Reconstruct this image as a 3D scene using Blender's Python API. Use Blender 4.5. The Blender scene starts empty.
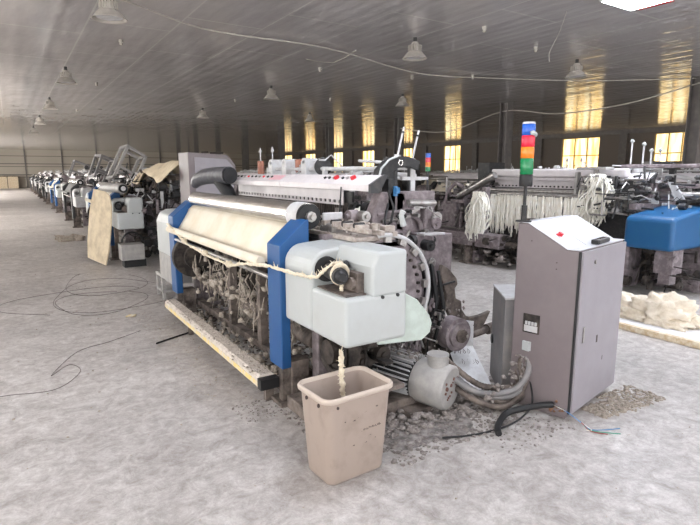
import bpy, bmesh, math, random
from mathutils import Vector, Matrix, noise
PI = math.pi
C = bpy.context.scene.collection
random.seed(7)

# ------------------------------------------------------------------ materials
def lin(c):
    r = []
    for v in c[:3]:
        v = v / 255.0
        r.append(v / 12.92 if v <= 0.04045 else ((v + 0.055) / 1.055) ** 2.4)
    return (r[0], r[1], r[2], 1.0)

MATS = {}
def mat(name, col, rough=0.5, metal=0.0, col2=None, scale=6.0, detail=6.0, lo=0.4, hi=0.65, bump=0.0, bscale=40.0, spec=0.5, sheen=0.0):
    m = bpy.data.materials.new(name); m.use_nodes = True
    nt = m.node_tree; b = nt.nodes['Principled BSDF']
    b.inputs['Base Color'].default_value = lin(col)
    b.inputs['Roughness'].default_value = rough
    b.inputs['Metallic'].default_value = metal
    b.inputs['Specular IOR Level'].default_value = spec
    tc = nt.nodes.new('ShaderNodeTexCoord')
    if col2 is not None:
        n = nt.nodes.new('ShaderNodeTexNoise'); n.inputs['Scale'].default_value = scale; n.inputs['Detail'].default_value = detail
        n.inputs['Roughness'].default_value = 0.65
        r = nt.nodes.new('ShaderNodeValToRGB')
        r.color_ramp.elements[0].position = lo; r.color_ramp.elements[1].position = hi
        r.color_ramp.elements[0].color = lin(col); r.color_ramp.elements[1].color = lin(col2)
        nt.links.new(tc.outputs['Object'], n.inputs['Vector'])
        nt.links.new(n.outputs['Fac'], r.inputs['Fac'])
        nt.links.new(r.outputs['Color'], b.inputs['Base Color'])
    if bump > 0:
        n2 = nt.nodes.new('ShaderNodeTexNoise'); n2.inputs['Scale'].default_value = bscale; n2.inputs['Detail'].default_value = 4
        bp = nt.nodes.new('ShaderNodeBump'); bp.inputs['Strength'].default_value = bump; bp.inputs['Distance'].default_value = 0.01
        nt.links.new(tc.outputs['Object'], n2.inputs['Vector'])
        nt.links.new(n2.outputs['Fac'], bp.inputs['Height'])
        nt.links.new(bp.outputs['Normal'], b.inputs['Normal'])
    MATS[name] = m
    return m

def emis(name, col, strength):
    m = bpy.data.materials.new(name); m.use_nodes = True
    b = m.node_tree.nodes['Principled BSDF']
    b.inputs['Base Color'].default_value = lin(col)
    b.inputs['Emission Color'].default_value = lin(col)
    b.inputs['Emission Strength'].default_value = strength
    MATS[name] = m
    return m

white = mat('white_cover', (178, 182, 182), 0.38, col2=(170, 172, 170), scale=3, lo=0.45, hi=0.8)
palegreen = mat('pale_green', (196, 208, 200), 0.4, col2=(176, 186, 178), scale=8)
hoodm = mat('hood_paint', (216, 210, 212), 0.42, col2=(202, 196, 198), scale=4)
blue = mat('blue_paint', (16, 74, 130), 0.45, col2=(22, 78, 130), scale=5)
blue2 = mat('deep_blue_paint', (20, 84, 134), 0.4, col2=(26, 88, 134), scale=5)
black = mat('black_paint', (26, 26, 28), 0.5, col2=(60, 56, 54), scale=30, lo=0.5, hi=0.75)
darkp = mat('dark_panel', (52, 52, 54), 0.5, col2=(84, 80, 76), scale=12, lo=0.5, hi=0.8)
pink = mat('pinkish_casting', (108, 98, 101), 0.5, col2=(154, 144, 146), scale=14, lo=0.42, hi=0.7, bump=0.25)
dusty = mat('dusty_metal', (62, 54, 50), 0.8, col2=(138, 126, 118), scale=9, lo=0.36, hi=0.72, bump=0.2, bscale=90)
dusty2 = mat('dusty_dark_metal', (30, 26, 24), 0.8, col2=(92, 82, 75), scale=10, lo=0.42, hi=0.78, bump=0.2, bscale=90)
lintm = mat('lint_fibre', (190, 180, 168), 0.95, col2=(140, 128, 116), scale=40, lo=0.35, hi=0.7, bump=1.0, bscale=120)
greylint = mat('grey_lint', (158, 150, 146), 0.95, col2=(104, 96, 92), scale=50, lo=0.35, hi=0.7, bump=1.0, bscale=120)
cloth = mat('cream_cloth', (226, 218, 202), 0.8, col2=(216, 204, 182), scale=4, bump=0.12, bscale=200)
canvas = mat('beige_canvas', (226, 210, 182), 0.85, col2=(200, 183, 156), scale=6, bump=0.2, bscale=90)
yarnm = mat('raw_yarn', (248, 246, 238), 0.85, col2=(238, 232, 218), scale=14)
ropem = mat('selvedge_yarn', (240, 230, 208), 0.9, col2=(222, 206, 178), scale=60, bump=1.0, bscale=200)
chrome = mat('polished_steel', (222, 220, 216), 0.26, 1.0, col2=(186, 182, 176), scale=3)
steel = mat('brushed_steel', (176, 174, 172), 0.35, 0.85, col2=(150, 144, 140), scale=20)
greym = mat('grey_paint', (150, 148, 146), 0.5, col2=(170, 166, 162), scale=10)
lightgrey = mat('light_grey_paint', (196, 196, 198), 0.45, col2=(178, 176, 176), scale=12)
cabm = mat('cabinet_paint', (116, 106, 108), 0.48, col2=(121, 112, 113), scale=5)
doorm = mat('cabinet_paint_lit', (146, 141, 147), 0.45, col2=(140, 135, 140), scale=5)  # same paint as the cabinet, made lighter for light falling on the door
topm = mat('cabinet_top_tone', (212, 214, 220), 0.42, col2=(202, 202, 208), scale=5)  # cabinet top in a lighter, bluer tone than the body
boxm = mat('grey_box_paint', (118, 116, 118), 0.5, col2=(134, 130, 128), scale=7)
rubber = mat('black_rubber', (24, 24, 26), 0.55)
hosegrey = mat('grey_hose', (64, 64, 70), 0.4, col2=(92, 92, 96), scale=20)
redm = mat('red_plastic', (196, 30, 44), 0.4)
pinkink = mat('faded_pink_print', (240, 176, 186), 0.6)
brownp = mat('copper_brown_paint', (170, 112, 90), 0.5, col2=(140, 92, 76), scale=14)
binm = mat('bin_plastic', (158, 143, 133), 0.5, col2=(140, 126, 117), scale=7, lo=0.5, hi=0.75)
inkm = mat('dark_ink', (70, 58, 56), 0.8)
woody = mat('yellow_rail_paint', (222, 196, 122), 0.7, col2=(206, 196, 180), scale=18, lo=0.4, hi=0.6)
raild = mat('lint_covered_wood', (214, 204, 194), 0.9, col2=(190, 178, 168), scale=22, bump=0.6, bscale=110)
wood = mat('plank_wood', (196, 172, 138), 0.8, col2=(226, 216, 196), scale=16, bump=0.4)
paper = mat('white_board', (226, 226, 228), 0.7, col2=(204, 202, 202), scale=12)
glassb = mat('blue_lens', (36, 92, 190), 0.2)
glassr = mat('red_lens', (214, 34, 62), 0.2)
glasso = mat('amber_lens', (232, 128, 34), 0.2)
glassg = mat('green_lens', (20, 120, 72), 0.2)
lampw = mat('lamp_shell', (190, 184, 176), 0.45, col2=(170, 164, 156), scale=8)
redwire = mat('red_wire', (150, 50, 50), 0.5); greenwire = mat('green_wire', (40, 140, 110), 0.5); bluewire = mat('blue_wire', (60, 120, 170), 0.5)
colm = mat('column_paint', (98, 94, 92), 0.5, col2=(114, 108, 104), scale=6)
led_near = emis('bright_led_diffuser', (236, 243, 255), 60.0)
led = emis('led_diffuser', (236, 243, 255), 30.0)

def floor_mat():
    m = bpy.data.materials.new('concrete_floor'); m.use_nodes = True
    nt = m.node_tree; b = nt.nodes['Principled BSDF']; L = nt.links.new
    tc = nt.nodes.new('ShaderNodeTexCoord')
    def nz(s, d, r=0.6, dist=0.0):
        n = nt.nodes.new('ShaderNodeTexNoise'); n.inputs['Scale'].default_value = s; n.inputs['Detail'].default_value = d
        n.inputs['Roughness'].default_value = r; n.inputs['Distortion'].default_value = dist
        L(tc.outputs['Object'], n.inputs['Vector']); return n
    def ramp(src, p0, p1, c0, c1):
        r = nt.nodes.new('ShaderNodeValToRGB'); e = r.color_ramp.elements
        e[0].position = p0; e[1].position = p1; e[0].color = lin(c0); e[1].color = lin(c1)
        L(src.outputs['Fac'], r.inputs['Fac']); return r
    a = ramp(nz(0.7, 8, 0.7, 0.4), 0.35, 0.68, (194, 190, 187), (232, 229, 226))
    f = ramp(nz(15, 10, 0.85), 0.38, 0.64, (186, 180, 176), (255, 255, 255))
    s = ramp(nz(7, 10, 0.8, 0.8), 0.36, 0.62, (174, 166, 162), (255, 255, 255))
    m1 = nt.nodes.new('ShaderNodeMixRGB'); m1.blend_type = 'MULTIPLY'; m1.inputs[0].default_value = 0.7
    L(a.outputs[0], m1.inputs[1]); L(f.outputs[0], m1.inputs[2])
    m2 = nt.nodes.new('ShaderNodeMixRGB'); m2.blend_type = 'MULTIPLY'; m2.inputs[0].default_value = 0.7
    L(m1.outputs[0], m2.inputs[1]); L(s.outputs[0], m2.inputs[2])
    # fine pits
    v = nt.nodes.new('ShaderNodeTexVoronoi'); v.inputs['Scale'].default_value = 22; L(tc.outputs['Object'], v.inputs['Vector'])
    r = nt.nodes.new('ShaderNodeValToRGB'); r.color_ramp.elements[0].position = 0.03; r.color_ramp.elements[1].position = 0.1
    r.color_ramp.elements[0].color = (0.35, 0.33, 0.31, 1); r.color_ramp.elements[1].color = (1, 1, 1, 1)
    L(v.outputs['Distance'], r.inputs['Fac'])
    m3 = nt.nodes.new('ShaderNodeMixRGB'); m3.blend_type = 'MULTIPLY'; m3.inputs[0].default_value = 0.35
    L(m2.outputs[0], m3.inputs[1]); L(r.outputs[0], m3.inputs[2])
    L(m3.outputs[0], b.inputs['Base Color'])
    rr = nt.nodes.new('ShaderNodeMapRange'); rr.inputs[3].default_value = 0.34; rr.inputs[4].default_value = 0.6
    L(nz(1.6, 6).outputs['Fac'], rr.inputs[0]); L(rr.outputs[0], b.inputs['Roughness'])
    bp = nt.nodes.new('ShaderNodeBump'); bp.inputs['Strength'].default_value = 0.35; bp.inputs['Distance'].default_value = 0.004
    L(nz(60, 6, 0.7).outputs['Fac'], bp.inputs['Height']); L(bp.outputs[0], b.inputs['Normal'])
    return m

def ceiling_mat():
    m = bpy.data.materials.new('ribbed_ceiling_panels'); m.use_nodes = True
    nt = m.node_tree; b = nt.nodes['Principled BSDF']; L = nt.links.new
    tc = nt.nodes.new('ShaderNodeTexCoord')
    sp = nt.nodes.new('ShaderNodeSeparateXYZ'); L(tc.outputs['Object'], sp.inputs[0])
    def math_(op, a, bb=None, v=None):
        n = nt.nodes.new('ShaderNodeMath'); n.operation = op
        L(a, n.inputs[0])
        if bb is not None: L(bb, n.inputs[1])
        elif v is not None: n.inputs[1].default_value = v
        return n.outputs[0]
    # panel joints: a seam every 1.15 m across, an end joint every 3.6 m staggered by strip
    xs = math_('DIVIDE', sp.outputs[0], v=1.15)
    fx = math_('FRACT', xs); seam = math_('LESS_THAN', fx, v=0.022)
    strip = math_('FLOOR', xs); off = math_('MULTIPLY', strip, v=0.37)
    ys = math_('DIVIDE', sp.outputs[1], v=2.4); ys2 = math_('ADD', ys, off)
    seam2 = math_('LESS_THAN', math_('FRACT', ys2), v=0.016)
    sm = math_('MAXIMUM', seam, seam2)
    n = nt.nodes.new('ShaderNodeTexNoise'); n.inputs['Scale'].default_value = 0.8; n.inputs['Detail'].default_value = 5
    L(tc.outputs['Object'], n.inputs['Vector'])
    r = nt.nodes.new('ShaderNodeValToRGB'); e = r.color_ramp.elements
    e[0].position = 0.35; e[1].position = 0.7; e[0].color = lin((212, 208, 208)); e[1].color = lin((226, 222, 222))
    L(n.outputs['Fac'], r.inputs['Fac'])
    mx = nt.nodes.new('ShaderNodeMixRGB'); L(sm, mx.inputs[0]); L(r.outputs[0], mx.inputs[1]); mx.inputs[2].default_value = lin((236, 234, 230))
    L(mx.outputs[0], b.inputs['Base Color'])
    b.inputs['Metallic'].default_value = 0.25
    b.inputs['Roughness'].default_value = 0.13
    # shallow ribs along the strips plus panel waviness
    rib = math_('SINE', math_('MULTIPLY', sp.outputs[0], v=2 * PI / 0.23))
    n2 = nt.nodes.new('ShaderNodeTexNoise'); n2.inputs['Scale'].default_value = 1.0; n2.inputs['Detail'].default_value = 3
    mp = nt.nodes.new('ShaderNodeMapping'); mp.inputs['Scale'].default_value = (3.0, 0.9, 1)
    L(tc.outputs['Object'], mp.inputs[0]); L(mp.outputs[0], n2.inputs['Vector'])
    h = math_('ADD', math_('MULTIPLY', rib, v=0.05), math_('MULTIPLY', n2.outputs['Fac'], v=1.0))
    bp = nt.nodes.new('ShaderNodeBump'); bp.inputs['Strength'].default_value = 0.55; bp.inputs['Distance'].default_value = 0.03
    L(h, bp.inputs['Height']); L(bp.outputs[0], b.inputs['Normal'])
    return m

def striped_wall(name, c1, c2, axis, period, frac):
    m = bpy.data.materials.new(name); m.use_nodes = True
    nt = m.node_tree; b = nt.nodes['Principled BSDF']; L = nt.links.new
    tc = nt.nodes.new('ShaderNodeTexCoord'); sp = nt.nodes.new('ShaderNodeSeparateXYZ'); L(tc.outputs['Object'], sp.inputs[0])
    d = nt.nodes.new('ShaderNodeMath'); d.operation = 'DIVIDE'; L(sp.outputs[axis], d.inputs[0]); d.inputs[1].default_value = period
    f = nt.nodes.new('ShaderNodeMath'); f.operation = 'FRACT'; L(d.outputs[0], f.inputs[0])
    g = nt.nodes.new('ShaderNodeMath'); g.operation = 'LESS_THAN'; L(f.outputs[0], g.inputs[0]); g.inputs[1].default_value = frac
    mx = nt.nodes.new('ShaderNodeMixRGB'); L(g.outputs[0], mx.inputs[0]); mx.inputs[1].default_value = lin(c1); mx.inputs[2].default_value = lin(c2)
    L(mx.outputs[0], b.inputs['Base Color']); b.inputs['Roughness'].default_value = 0.6
    return m

def pane_mat(name, ca, cb, strength, ax=1, sc=4.5):
    m = bpy.data.materials.new(name); m.use_nodes = True
    nt = m.node_tree; b = nt.nodes['Principled BSDF']; L = nt.links.new
    tc = nt.nodes.new('ShaderNodeTexCoord'); mp = nt.nodes.new('ShaderNodeMapping')
    mp.inputs['Scale'].default_value = (1, sc, 0.6) if ax == 1 else (sc, 1, 0.6)
    n = nt.nodes.new('ShaderNodeTexNoise'); n.inputs['Scale'].default_value = 1.0; n.inputs['Detail'].default_value = 2
    r = nt.nodes.new('ShaderNodeValToRGB'); e = r.color_ramp.elements
    e[0].position = 0.38; e[1].position = 0.62; e[0].color = lin(ca); e[1].color = lin(cb)
    L(tc.outputs['Object'], mp.inputs[0]); L(mp.outputs[0], n.inputs['Vector']); L(n.outputs['Fac'], r.inputs['Fac'])
    L(r.outputs[0], b.inputs['Emission Color']); b.inputs['Emission Strength'].default_value = strength
    b.inputs['Base Color'].default_value = lin(cb)
    return m

# ------------------------------------------------------------------ mesh builder
class MB:
    def __init__(s): s.v = []; s.f = []; s.sm = []
    def add(s, vs, fs, smooth=False, M=None):
        o = len(s.v)
        for v in vs:
            v = Vector(v)
            s.v.append(M @ v if M else v)
        for f in fs:
            s.f.append([i + o for i in f]); s.sm.append(smooth)
        return s
    def box(s, x0, x1, y0, y1, z0, z1, M=None):
        vs = [(x, y, z) for x in (x0, x1) for y in (y0, y1) for z in (z0, z1)]
        return s.add(vs, [(0, 1, 3, 2), (4, 6, 7, 5), (0, 4, 5, 1), (2, 3, 7, 6), (0, 2, 6, 4), (1, 5, 7, 3)], False, M)
    def prism(s, poly, axis, a, b, M=None):
        n = len(poly)
        def p(u, v, w):
            return {'x': (w, u, v), 'y': (u, w, v), 'z': (u, v, w)}[axis]
        vs = [p(u, v, a) for u, v in poly] + [p(u, v, b) for u, v in poly]
        fs = [list(range(n)), list(range(n, 2 * n))] + [(i, (i + 1) % n, n + (i + 1) % n, n + i) for i in range(n)]
        return s.add(vs, fs, False, M)
    def tube(s, pts, r, seg=10, caps=True, M=None):
        pts = [Vector(p) for p in pts]; n = len(pts)
        rs = list(r) if isinstance(r, (list, tuple)) else [r] * n
        vs = []; up = None
        for i in range(n):
            t = (pts[min(i + 1, n - 1)] - pts[max(i - 1, 0)])
            t = t.normalized() if t.length > 1e-9 else Vector((0, 0, 1))
            if up is None:
                up = Vector((0, 0, 1)) if abs(t.z) < 0.9 else Vector((1, 0, 0))
            u = t.cross(up)
            if u.length < 1e-6: u = t.orthogonal()
            u.normalize(); w = u.cross(t).normalized(); up = w
            for k in range(seg):
                a = 2 * PI * k / seg
                vs.append(pts[i] + (u * math.cos(a) + w * math.sin(a)) * rs[i])
        fs = [(i * seg + k, i * seg + (k + 1) % seg, (i + 1) * seg + (k + 1) % seg, (i + 1) * seg + k) for i in range(n - 1) for k in range(seg)]
        s.add(vs, fs, True, M)
        if caps:
            s.add(vs[:seg], [list(range(seg))], False, M); s.add(vs[-seg:], [list(range(seg))], False, M)
        return s
    def cyl(s, p0, p1, r, r1=None, seg=20, caps=True, M=None):
        return s.tube([p0, p1], [r, r if r1 is None else r1], seg, caps, M)
    def ring(s, c, axis, R, r, seg=28, ss=8, a0=0, a1=2 * PI):
        pts = []
        for k in range(seg + 1):
            a = a0 + (a1 - a0) * k / seg
            u, v = R * math.cos(a), R * math.sin(a)
            pts.append(Vector(c) + Vector({'x': (0, u, v), 'y': (u, 0, v), 'z': (u, v, 0)}[axis]))
        return s.tube(pts, r, ss, True)
    def blob(s, c, r, seed=0, sub=2, squash=(1, 1, 1), amp=0.45, freq=2.2):
        bm = bmesh.new(); bmesh.ops.create_icosphere(bm, subdivisions=sub, radius=1.0)
        off = Vector((seed * 3.17, seed * 1.31, seed * 0.7))
        vs = []
        for v in bm.verts:
            d = 1 + amp * noise.noise(v.co * freq + off) + amp * 0.5 * noise.noise(v.co * freq * 2.7 + off)
            q = v.co * d * r
            vs.append((c[0] + q.x * squash[0], c[1] + q.y * squash[1], c[2] + q.z * squash[2]))
        fs = [[v.index for v in f.verts] for f in bm.faces]
        bm.free()
        return s.add(vs, fs, True)
    def flake(s, c, r, rnd):
        vs = [(c[0] + rnd.uniform(-r, r), c[1] + rnd.uniform(-r, r), c[2] + rnd.uniform(0, r * 0.9)) for _ in range(4)]
        return s.add(vs, [(0, 1, 2), (0, 2, 3), (0, 3, 1), (1, 2, 3)], False)
    def build(s, name, m, parent=None, bevel=0.0, segs=2, loc=None, merge=False):
        me = bpy.data.meshes.new(name)
        me.from_pydata([tuple(v) for v in s.v], [], s.f); me.update()
        me.polygons.foreach_set('use_smooth', s.sm)
        bm = bmesh.new(); bm.from_mesh(me)
        if merge: bmesh.ops.remove_doubles(bm, verts=bm.verts, dist=1e-5)
        bmesh.ops.recalc_face_normals(bm, faces=bm.faces); bm.to_mesh(me); bm.free()
        me.materials.append(m)
        o = bpy.data.objects.new(name, me); C.objects.link(o)
        if parent: o.parent = parent
        if loc: o.location = loc
        if bevel > 0:
            b = o.modifiers.new('bevel', 'BEVEL'); b.width = bevel; b.segments = segs; b.limit_method = 'ANGLE'; b.angle_limit = math.radians(35)
        return o

def tag(o, label=None, cat=None, group=None, kind=None):
    if label: o['label'] = label
    if cat: o['category'] = cat
    if group: o['group'] = group
    if kind: o['kind'] = kind
    return o
def thing(name, label, cat, loc=(0, 0, 0), rz=0, group=None):
    o = bpy.data.objects.new(name, None); C.objects.link(o); o.empty_display_size = 0.1
    o.location = loc; o.rotation_euler = (0, 0, rz)
    return tag(o, label, cat, group)
def struct(name, mb, m, **k):
    return tag(mb.build(name, m, **k), kind='structure')
KIDS = {}
def copy_tree(o, parent=None, skip=(), swap=None):
    c = o.copy(); C.objects.link(c)
    if parent is not None: c.parent = parent
    if swap and o.type == 'MESH':
        mm = o.data.materials[0].name
        if mm in swap:
            c.material_slots[0].link = 'OBJECT'; c.material_slots[0].material = swap[mm]
    for ch in [k for k in KIDCACHE.get(o.name, [])]:
        if ch.name.split('.')[0] in skip: continue
        copy_tree(ch, c, skip, swap)
    return c
KIDCACHE = {}
def cache_kids():
    KIDCACHE.clear()
    for o in bpy.data.objects:
        if o.parent: KIDCACHE.setdefault(o.parent.name, []).append(o)

# ------------------------------------------------------------------ setting
HC = 3.7; XR = 27.0; XL = -6.0; YF = 61.0; YN = -9.0
struct('floor', MB().box(XL, XR, YN, YF, -0.1, 0), floor_mat())
struct('ceiling', MB().box(XL, XR, YN, YF, HC, HC + 0.1), ceiling_mat())
farw = striped_wall('far_wall_sheeting', (168, 160, 148), (110, 104, 98), 2, 1.02, 0.06)
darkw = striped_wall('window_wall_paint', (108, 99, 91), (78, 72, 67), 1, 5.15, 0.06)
sidew = striped_wall('side_wall_paint', (190, 186, 180), (150, 146, 140), 2, 1.0, 0.03)
struct('wall_far', MB().box(XL, XR, YF, YF + 0.2, 0, HC), farw)
NW = [(-5, -2.2), (-1, 1.8), (3, 5.8), (7, 9.8), (11, 13.8), (15, 17.8), (19, 21.8)]  # unseen openings behind the camera, added to light faces turned to it
mb = MB(); x_ = XL
for a, b in NW:
    mb.box(x_, a, YN - 0.2, YN, 0, HC).box(a, b, YN - 0.2, YN, 0, 0.5).box(a, b, YN - 0.2, YN, 3.3, HC); x_ = b
struct('wall_near', mb.box(x_, XR, YN - 0.2, YN, 0, HC), sidew)
def wall_with_holes(x0, x1, holes, zb, zt, m, name):
    mb = MB(); y = YN
    for a, b in sorted(holes):
        mb.box(x0, x1, y, a, 0, HC); mb.box(x0, x1, a, b, 0, zb); mb.box(x0, x1, a, b, zt, HC); y = b
    mb.box(x0, x1, y, YF, 0, HC)
    return struct(name, mb, m)
RW = [(1.8, 4.0), (7.0, 9.1), (12.2, 14.1), (17.0, 19.3), (27.5, 29.2), (32.8, 34.3), (38.0, 39.9), (43.2, 45.1), (48.6, 50.8), (54.0, 56.1)]  # first two lie out of view, added for light
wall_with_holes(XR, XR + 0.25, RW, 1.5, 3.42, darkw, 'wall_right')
LW = [(-7.5, -4.8), (-3, -0.3), (1.2, 3.9), (5.4, 8.1), (17.5, 20.5), (22, 24), (38, 42), (46, 52)]
wall_with_holes(XL - 0.25, XL, LW, 0.5, 3.3, sidew, 'wall_left')
warm = pane_mat('warm_curtained_pane', (255, 196, 96), (255, 246, 206), 2.3)
cool = pane_mat('daylight_pane', (255, 250, 240), (255, 255, 255), 8.0)
wi = 0
cool2 = pane_mat('bright_daylight_pane', (255, 250, 240), (255, 255, 255), 32.0)
mullion = mat('cream_mullion', (226, 206, 150), 0.5)
def window(x, a, b, zb, zt, pm, nv, nh, fr):
    global wi
    wi += 1
    f = MB()
    for k in range(nv + 1):
        yy = a + (b - a) * k / nv; f.box(x - 0.02, x + 0.05, yy - 0.03, yy + 0.03, zb, zt)
    for k in range(nh + 1):
        zz = zb + (zt - zb) * k / nh; f.box(x - 0.015, x + 0.045, a, b, zz - 0.03, zz + 0.03)
    w = struct('window_%d' % wi, f, fr)
    MB().box(x + 0.06, x + 0.08, a, b, zb, zt).build('window_pane', pm, w)
for a, b in RW: window(XR + 0.1, a, b, 1.5, 3.42, warm, 3, 2, mullion)
for a, b in LW: window(XL - 0.2, a, b, 0.5, 3.3, cool2 if a > 10 else cool, 3, 2, lightgrey)
cool3 = pane_mat('added_daylight_pane', (246, 250, 255), (255, 255, 255), 8.5, 0)  # panes out of view behind the camera, added for light
for a, b in NW:
    wi += 1; f = MB()
    for k in range(4): xx = a + (b - a) * k / 3; f.box(xx - 0.03, xx + 0.03, YN - 0.17, YN - 0.1, 0.5, 3.3)
    for k in range(3): zz = 0.5 + 2.8 * k / 2; f.box(a, b, YN - 0.165, YN - 0.105, zz - 0.03, zz + 0.03)
    w = struct('window_%d' % wi, f, lightgrey)
    MB().box(a, b, YN - 0.2, YN - 0.18, 0.5, 3.3).build('window_pane', cool3, w)
# roof beam above the right windows, pilasters on the wall, dado on far wall
struct('trim_1', MB().box(XR - 0.12, XR, YN, YF, 3.5, HC), colm)
t = MB()
for yy in (10.4, 15.6, 20.8, 26.0, 31.2, 36.3, 41.5, 46.8, 52.0, 57.0): t.box(XR - 0.16, XR, yy - 0.2, yy + 0.2, 0, 3.5)
struct('trim_2', t, colm)
t = MB().box(XL, XR, YF - 0.1, YF, 1.25, 1.33).box(XL, XR, YF - 0.1, YF, 2.3, 2.38)
for xx in [-5 + 3.2 * k for k in range(10)]: t.box(xx, xx + 0.12, YF - 0.12, YF, 0, HC)
struct('trim_3', t, colm)

# columns (H section)
n = 0
for yy in (6.12, 11.7, 17.2, 22.7, 28.2, 33.7, 39.2, 44.7, 50.2):
    n += 1
    mb = MB(); x = 13.45
    mb.box(x - 0.15, x + 0.15, yy - 0.15, yy - 0.125, 0, HC).box(x - 0.15, x + 0.15, yy + 0.125, yy + 0.15, 0, HC).box(x - 0.02, x + 0.02, yy - 0.13, yy + 0.13, 0, HC)
    mb.box(x - 0.22, x + 0.22, yy - 0.22, yy + 0.22, 0, 0.03)
    struct('trim_%d' % (3 + n), mb, colm)

# ------------------------------------------------------------------ loom
def clutter(mb, x0, x1, y0, y1, z0, z1, n, seed, s=1.0):
    R = random.Random(seed)
    for _ in range(n):
        x = R.uniform(x0, x1); y = R.uniform(y0, y1); z = R.uniform(z0, z1); k = R.random(); c = Vector((x, y, z))
        if k < 0.3:
            a, b, h = R.choice(((0.012, 0.06, 0.035), (0.04, 0.012, 0.05), (0.03, 0.08, 0.01), (0.05, 0.02, 0.02), (0.015, 0.015, 0.09)))
            q = R.uniform(0.7, 1.4) * s; a *= q; b *= q; h *= q
            mb.box(-a, a, -b, b, -h, h, Matrix.Translation(c) @ Matrix.Rotation(R.choice((0, 0, R.uniform(-0.5, 0.5))), 4, 'Y'))
        elif k < 0.55:
            ax = Vector(R.choice(((1, 0, 0), (0, 1, 0), (0, 1, 0)))); L = R.uniform(0.01, 0.05) * s; rr_ = R.uniform(0.015, 0.06) * s
            mb.cyl(c - ax * L, c + ax * L, rr_, seg=16); mb.cyl(c - ax * (L + 0.02), c + ax * (L + 0.02), rr_ * 0.45, seg=10)
        elif k < 0.85:
            d = Vector(R.choice(((1, 0, 0.1), (0, 1, 0.05), (0, 1, 0), (0.2, 0.2, 1), (0.5, 0.1, 0.7)))) * R.uniform(0.08, 0.22) * s
            mb.cyl(c - d, c + d, R.uniform(0.006, 0.016), seg=8)
        else:
            d = Vector((R.uniform(-1, 1), R.uniform(-1, 1), 0)) * 0.14 * s
            mb.tube([c - d, c - d * 0.5 + Vector((0, 0, R.uniform(-0.06, 0.06))), c + Vector((0, 0, R.uniform(-0.1, 0.1))), c + d + Vector((0, 0, -0.06))], R.uniform(0.005, 0.011), 6)
    return mb
def works(parent, names, mats, box, n, seed, s=1.0, loc=None):
    for k, (nm, m_) in enumerate(zip(names, mats)):
        tag(clutter(MB(), *box, n, seed + k * 100, s).build(nm, m_, parent, loc=loc), kind='stuff')

def niche_cover(y0, sgn):
    """white end cover: profile rounded at the front, a corner niche cut at the outer end; y0 inner edge, sgn direction outwards"""
    def yy(v): return y0 + sgn * v
    mb = MB()
    prof = [(0.03, 0.61), (0.03, 0.98)]
    for k in range(1, 7):
        a = PI - k * PI / 12
        prof.append((0.15 + 0.12 * math.cos(a), 0.98 + 0.12 * math.sin(a)))
    prof += [(0.445, 1.12), (0.445, 0.61)]
    mb.prism(prof, 'y', *sorted((yy(0), yy(0.36))))
    mb.prism([(0.03, 0.61), (0.03, 0.885), (0.445, 0.885), (0.445, 0.61)], 'y', *sorted((yy(0.36), yy(0.74))))
    mb.prism([(0.2, 0.87), (0.2, 1.04), (0.24, 1.125), (0.445, 1.125), (0.445, 0.87)], 'y', *sorted((yy(0.33), yy(0.74))))
    return mb

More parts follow.
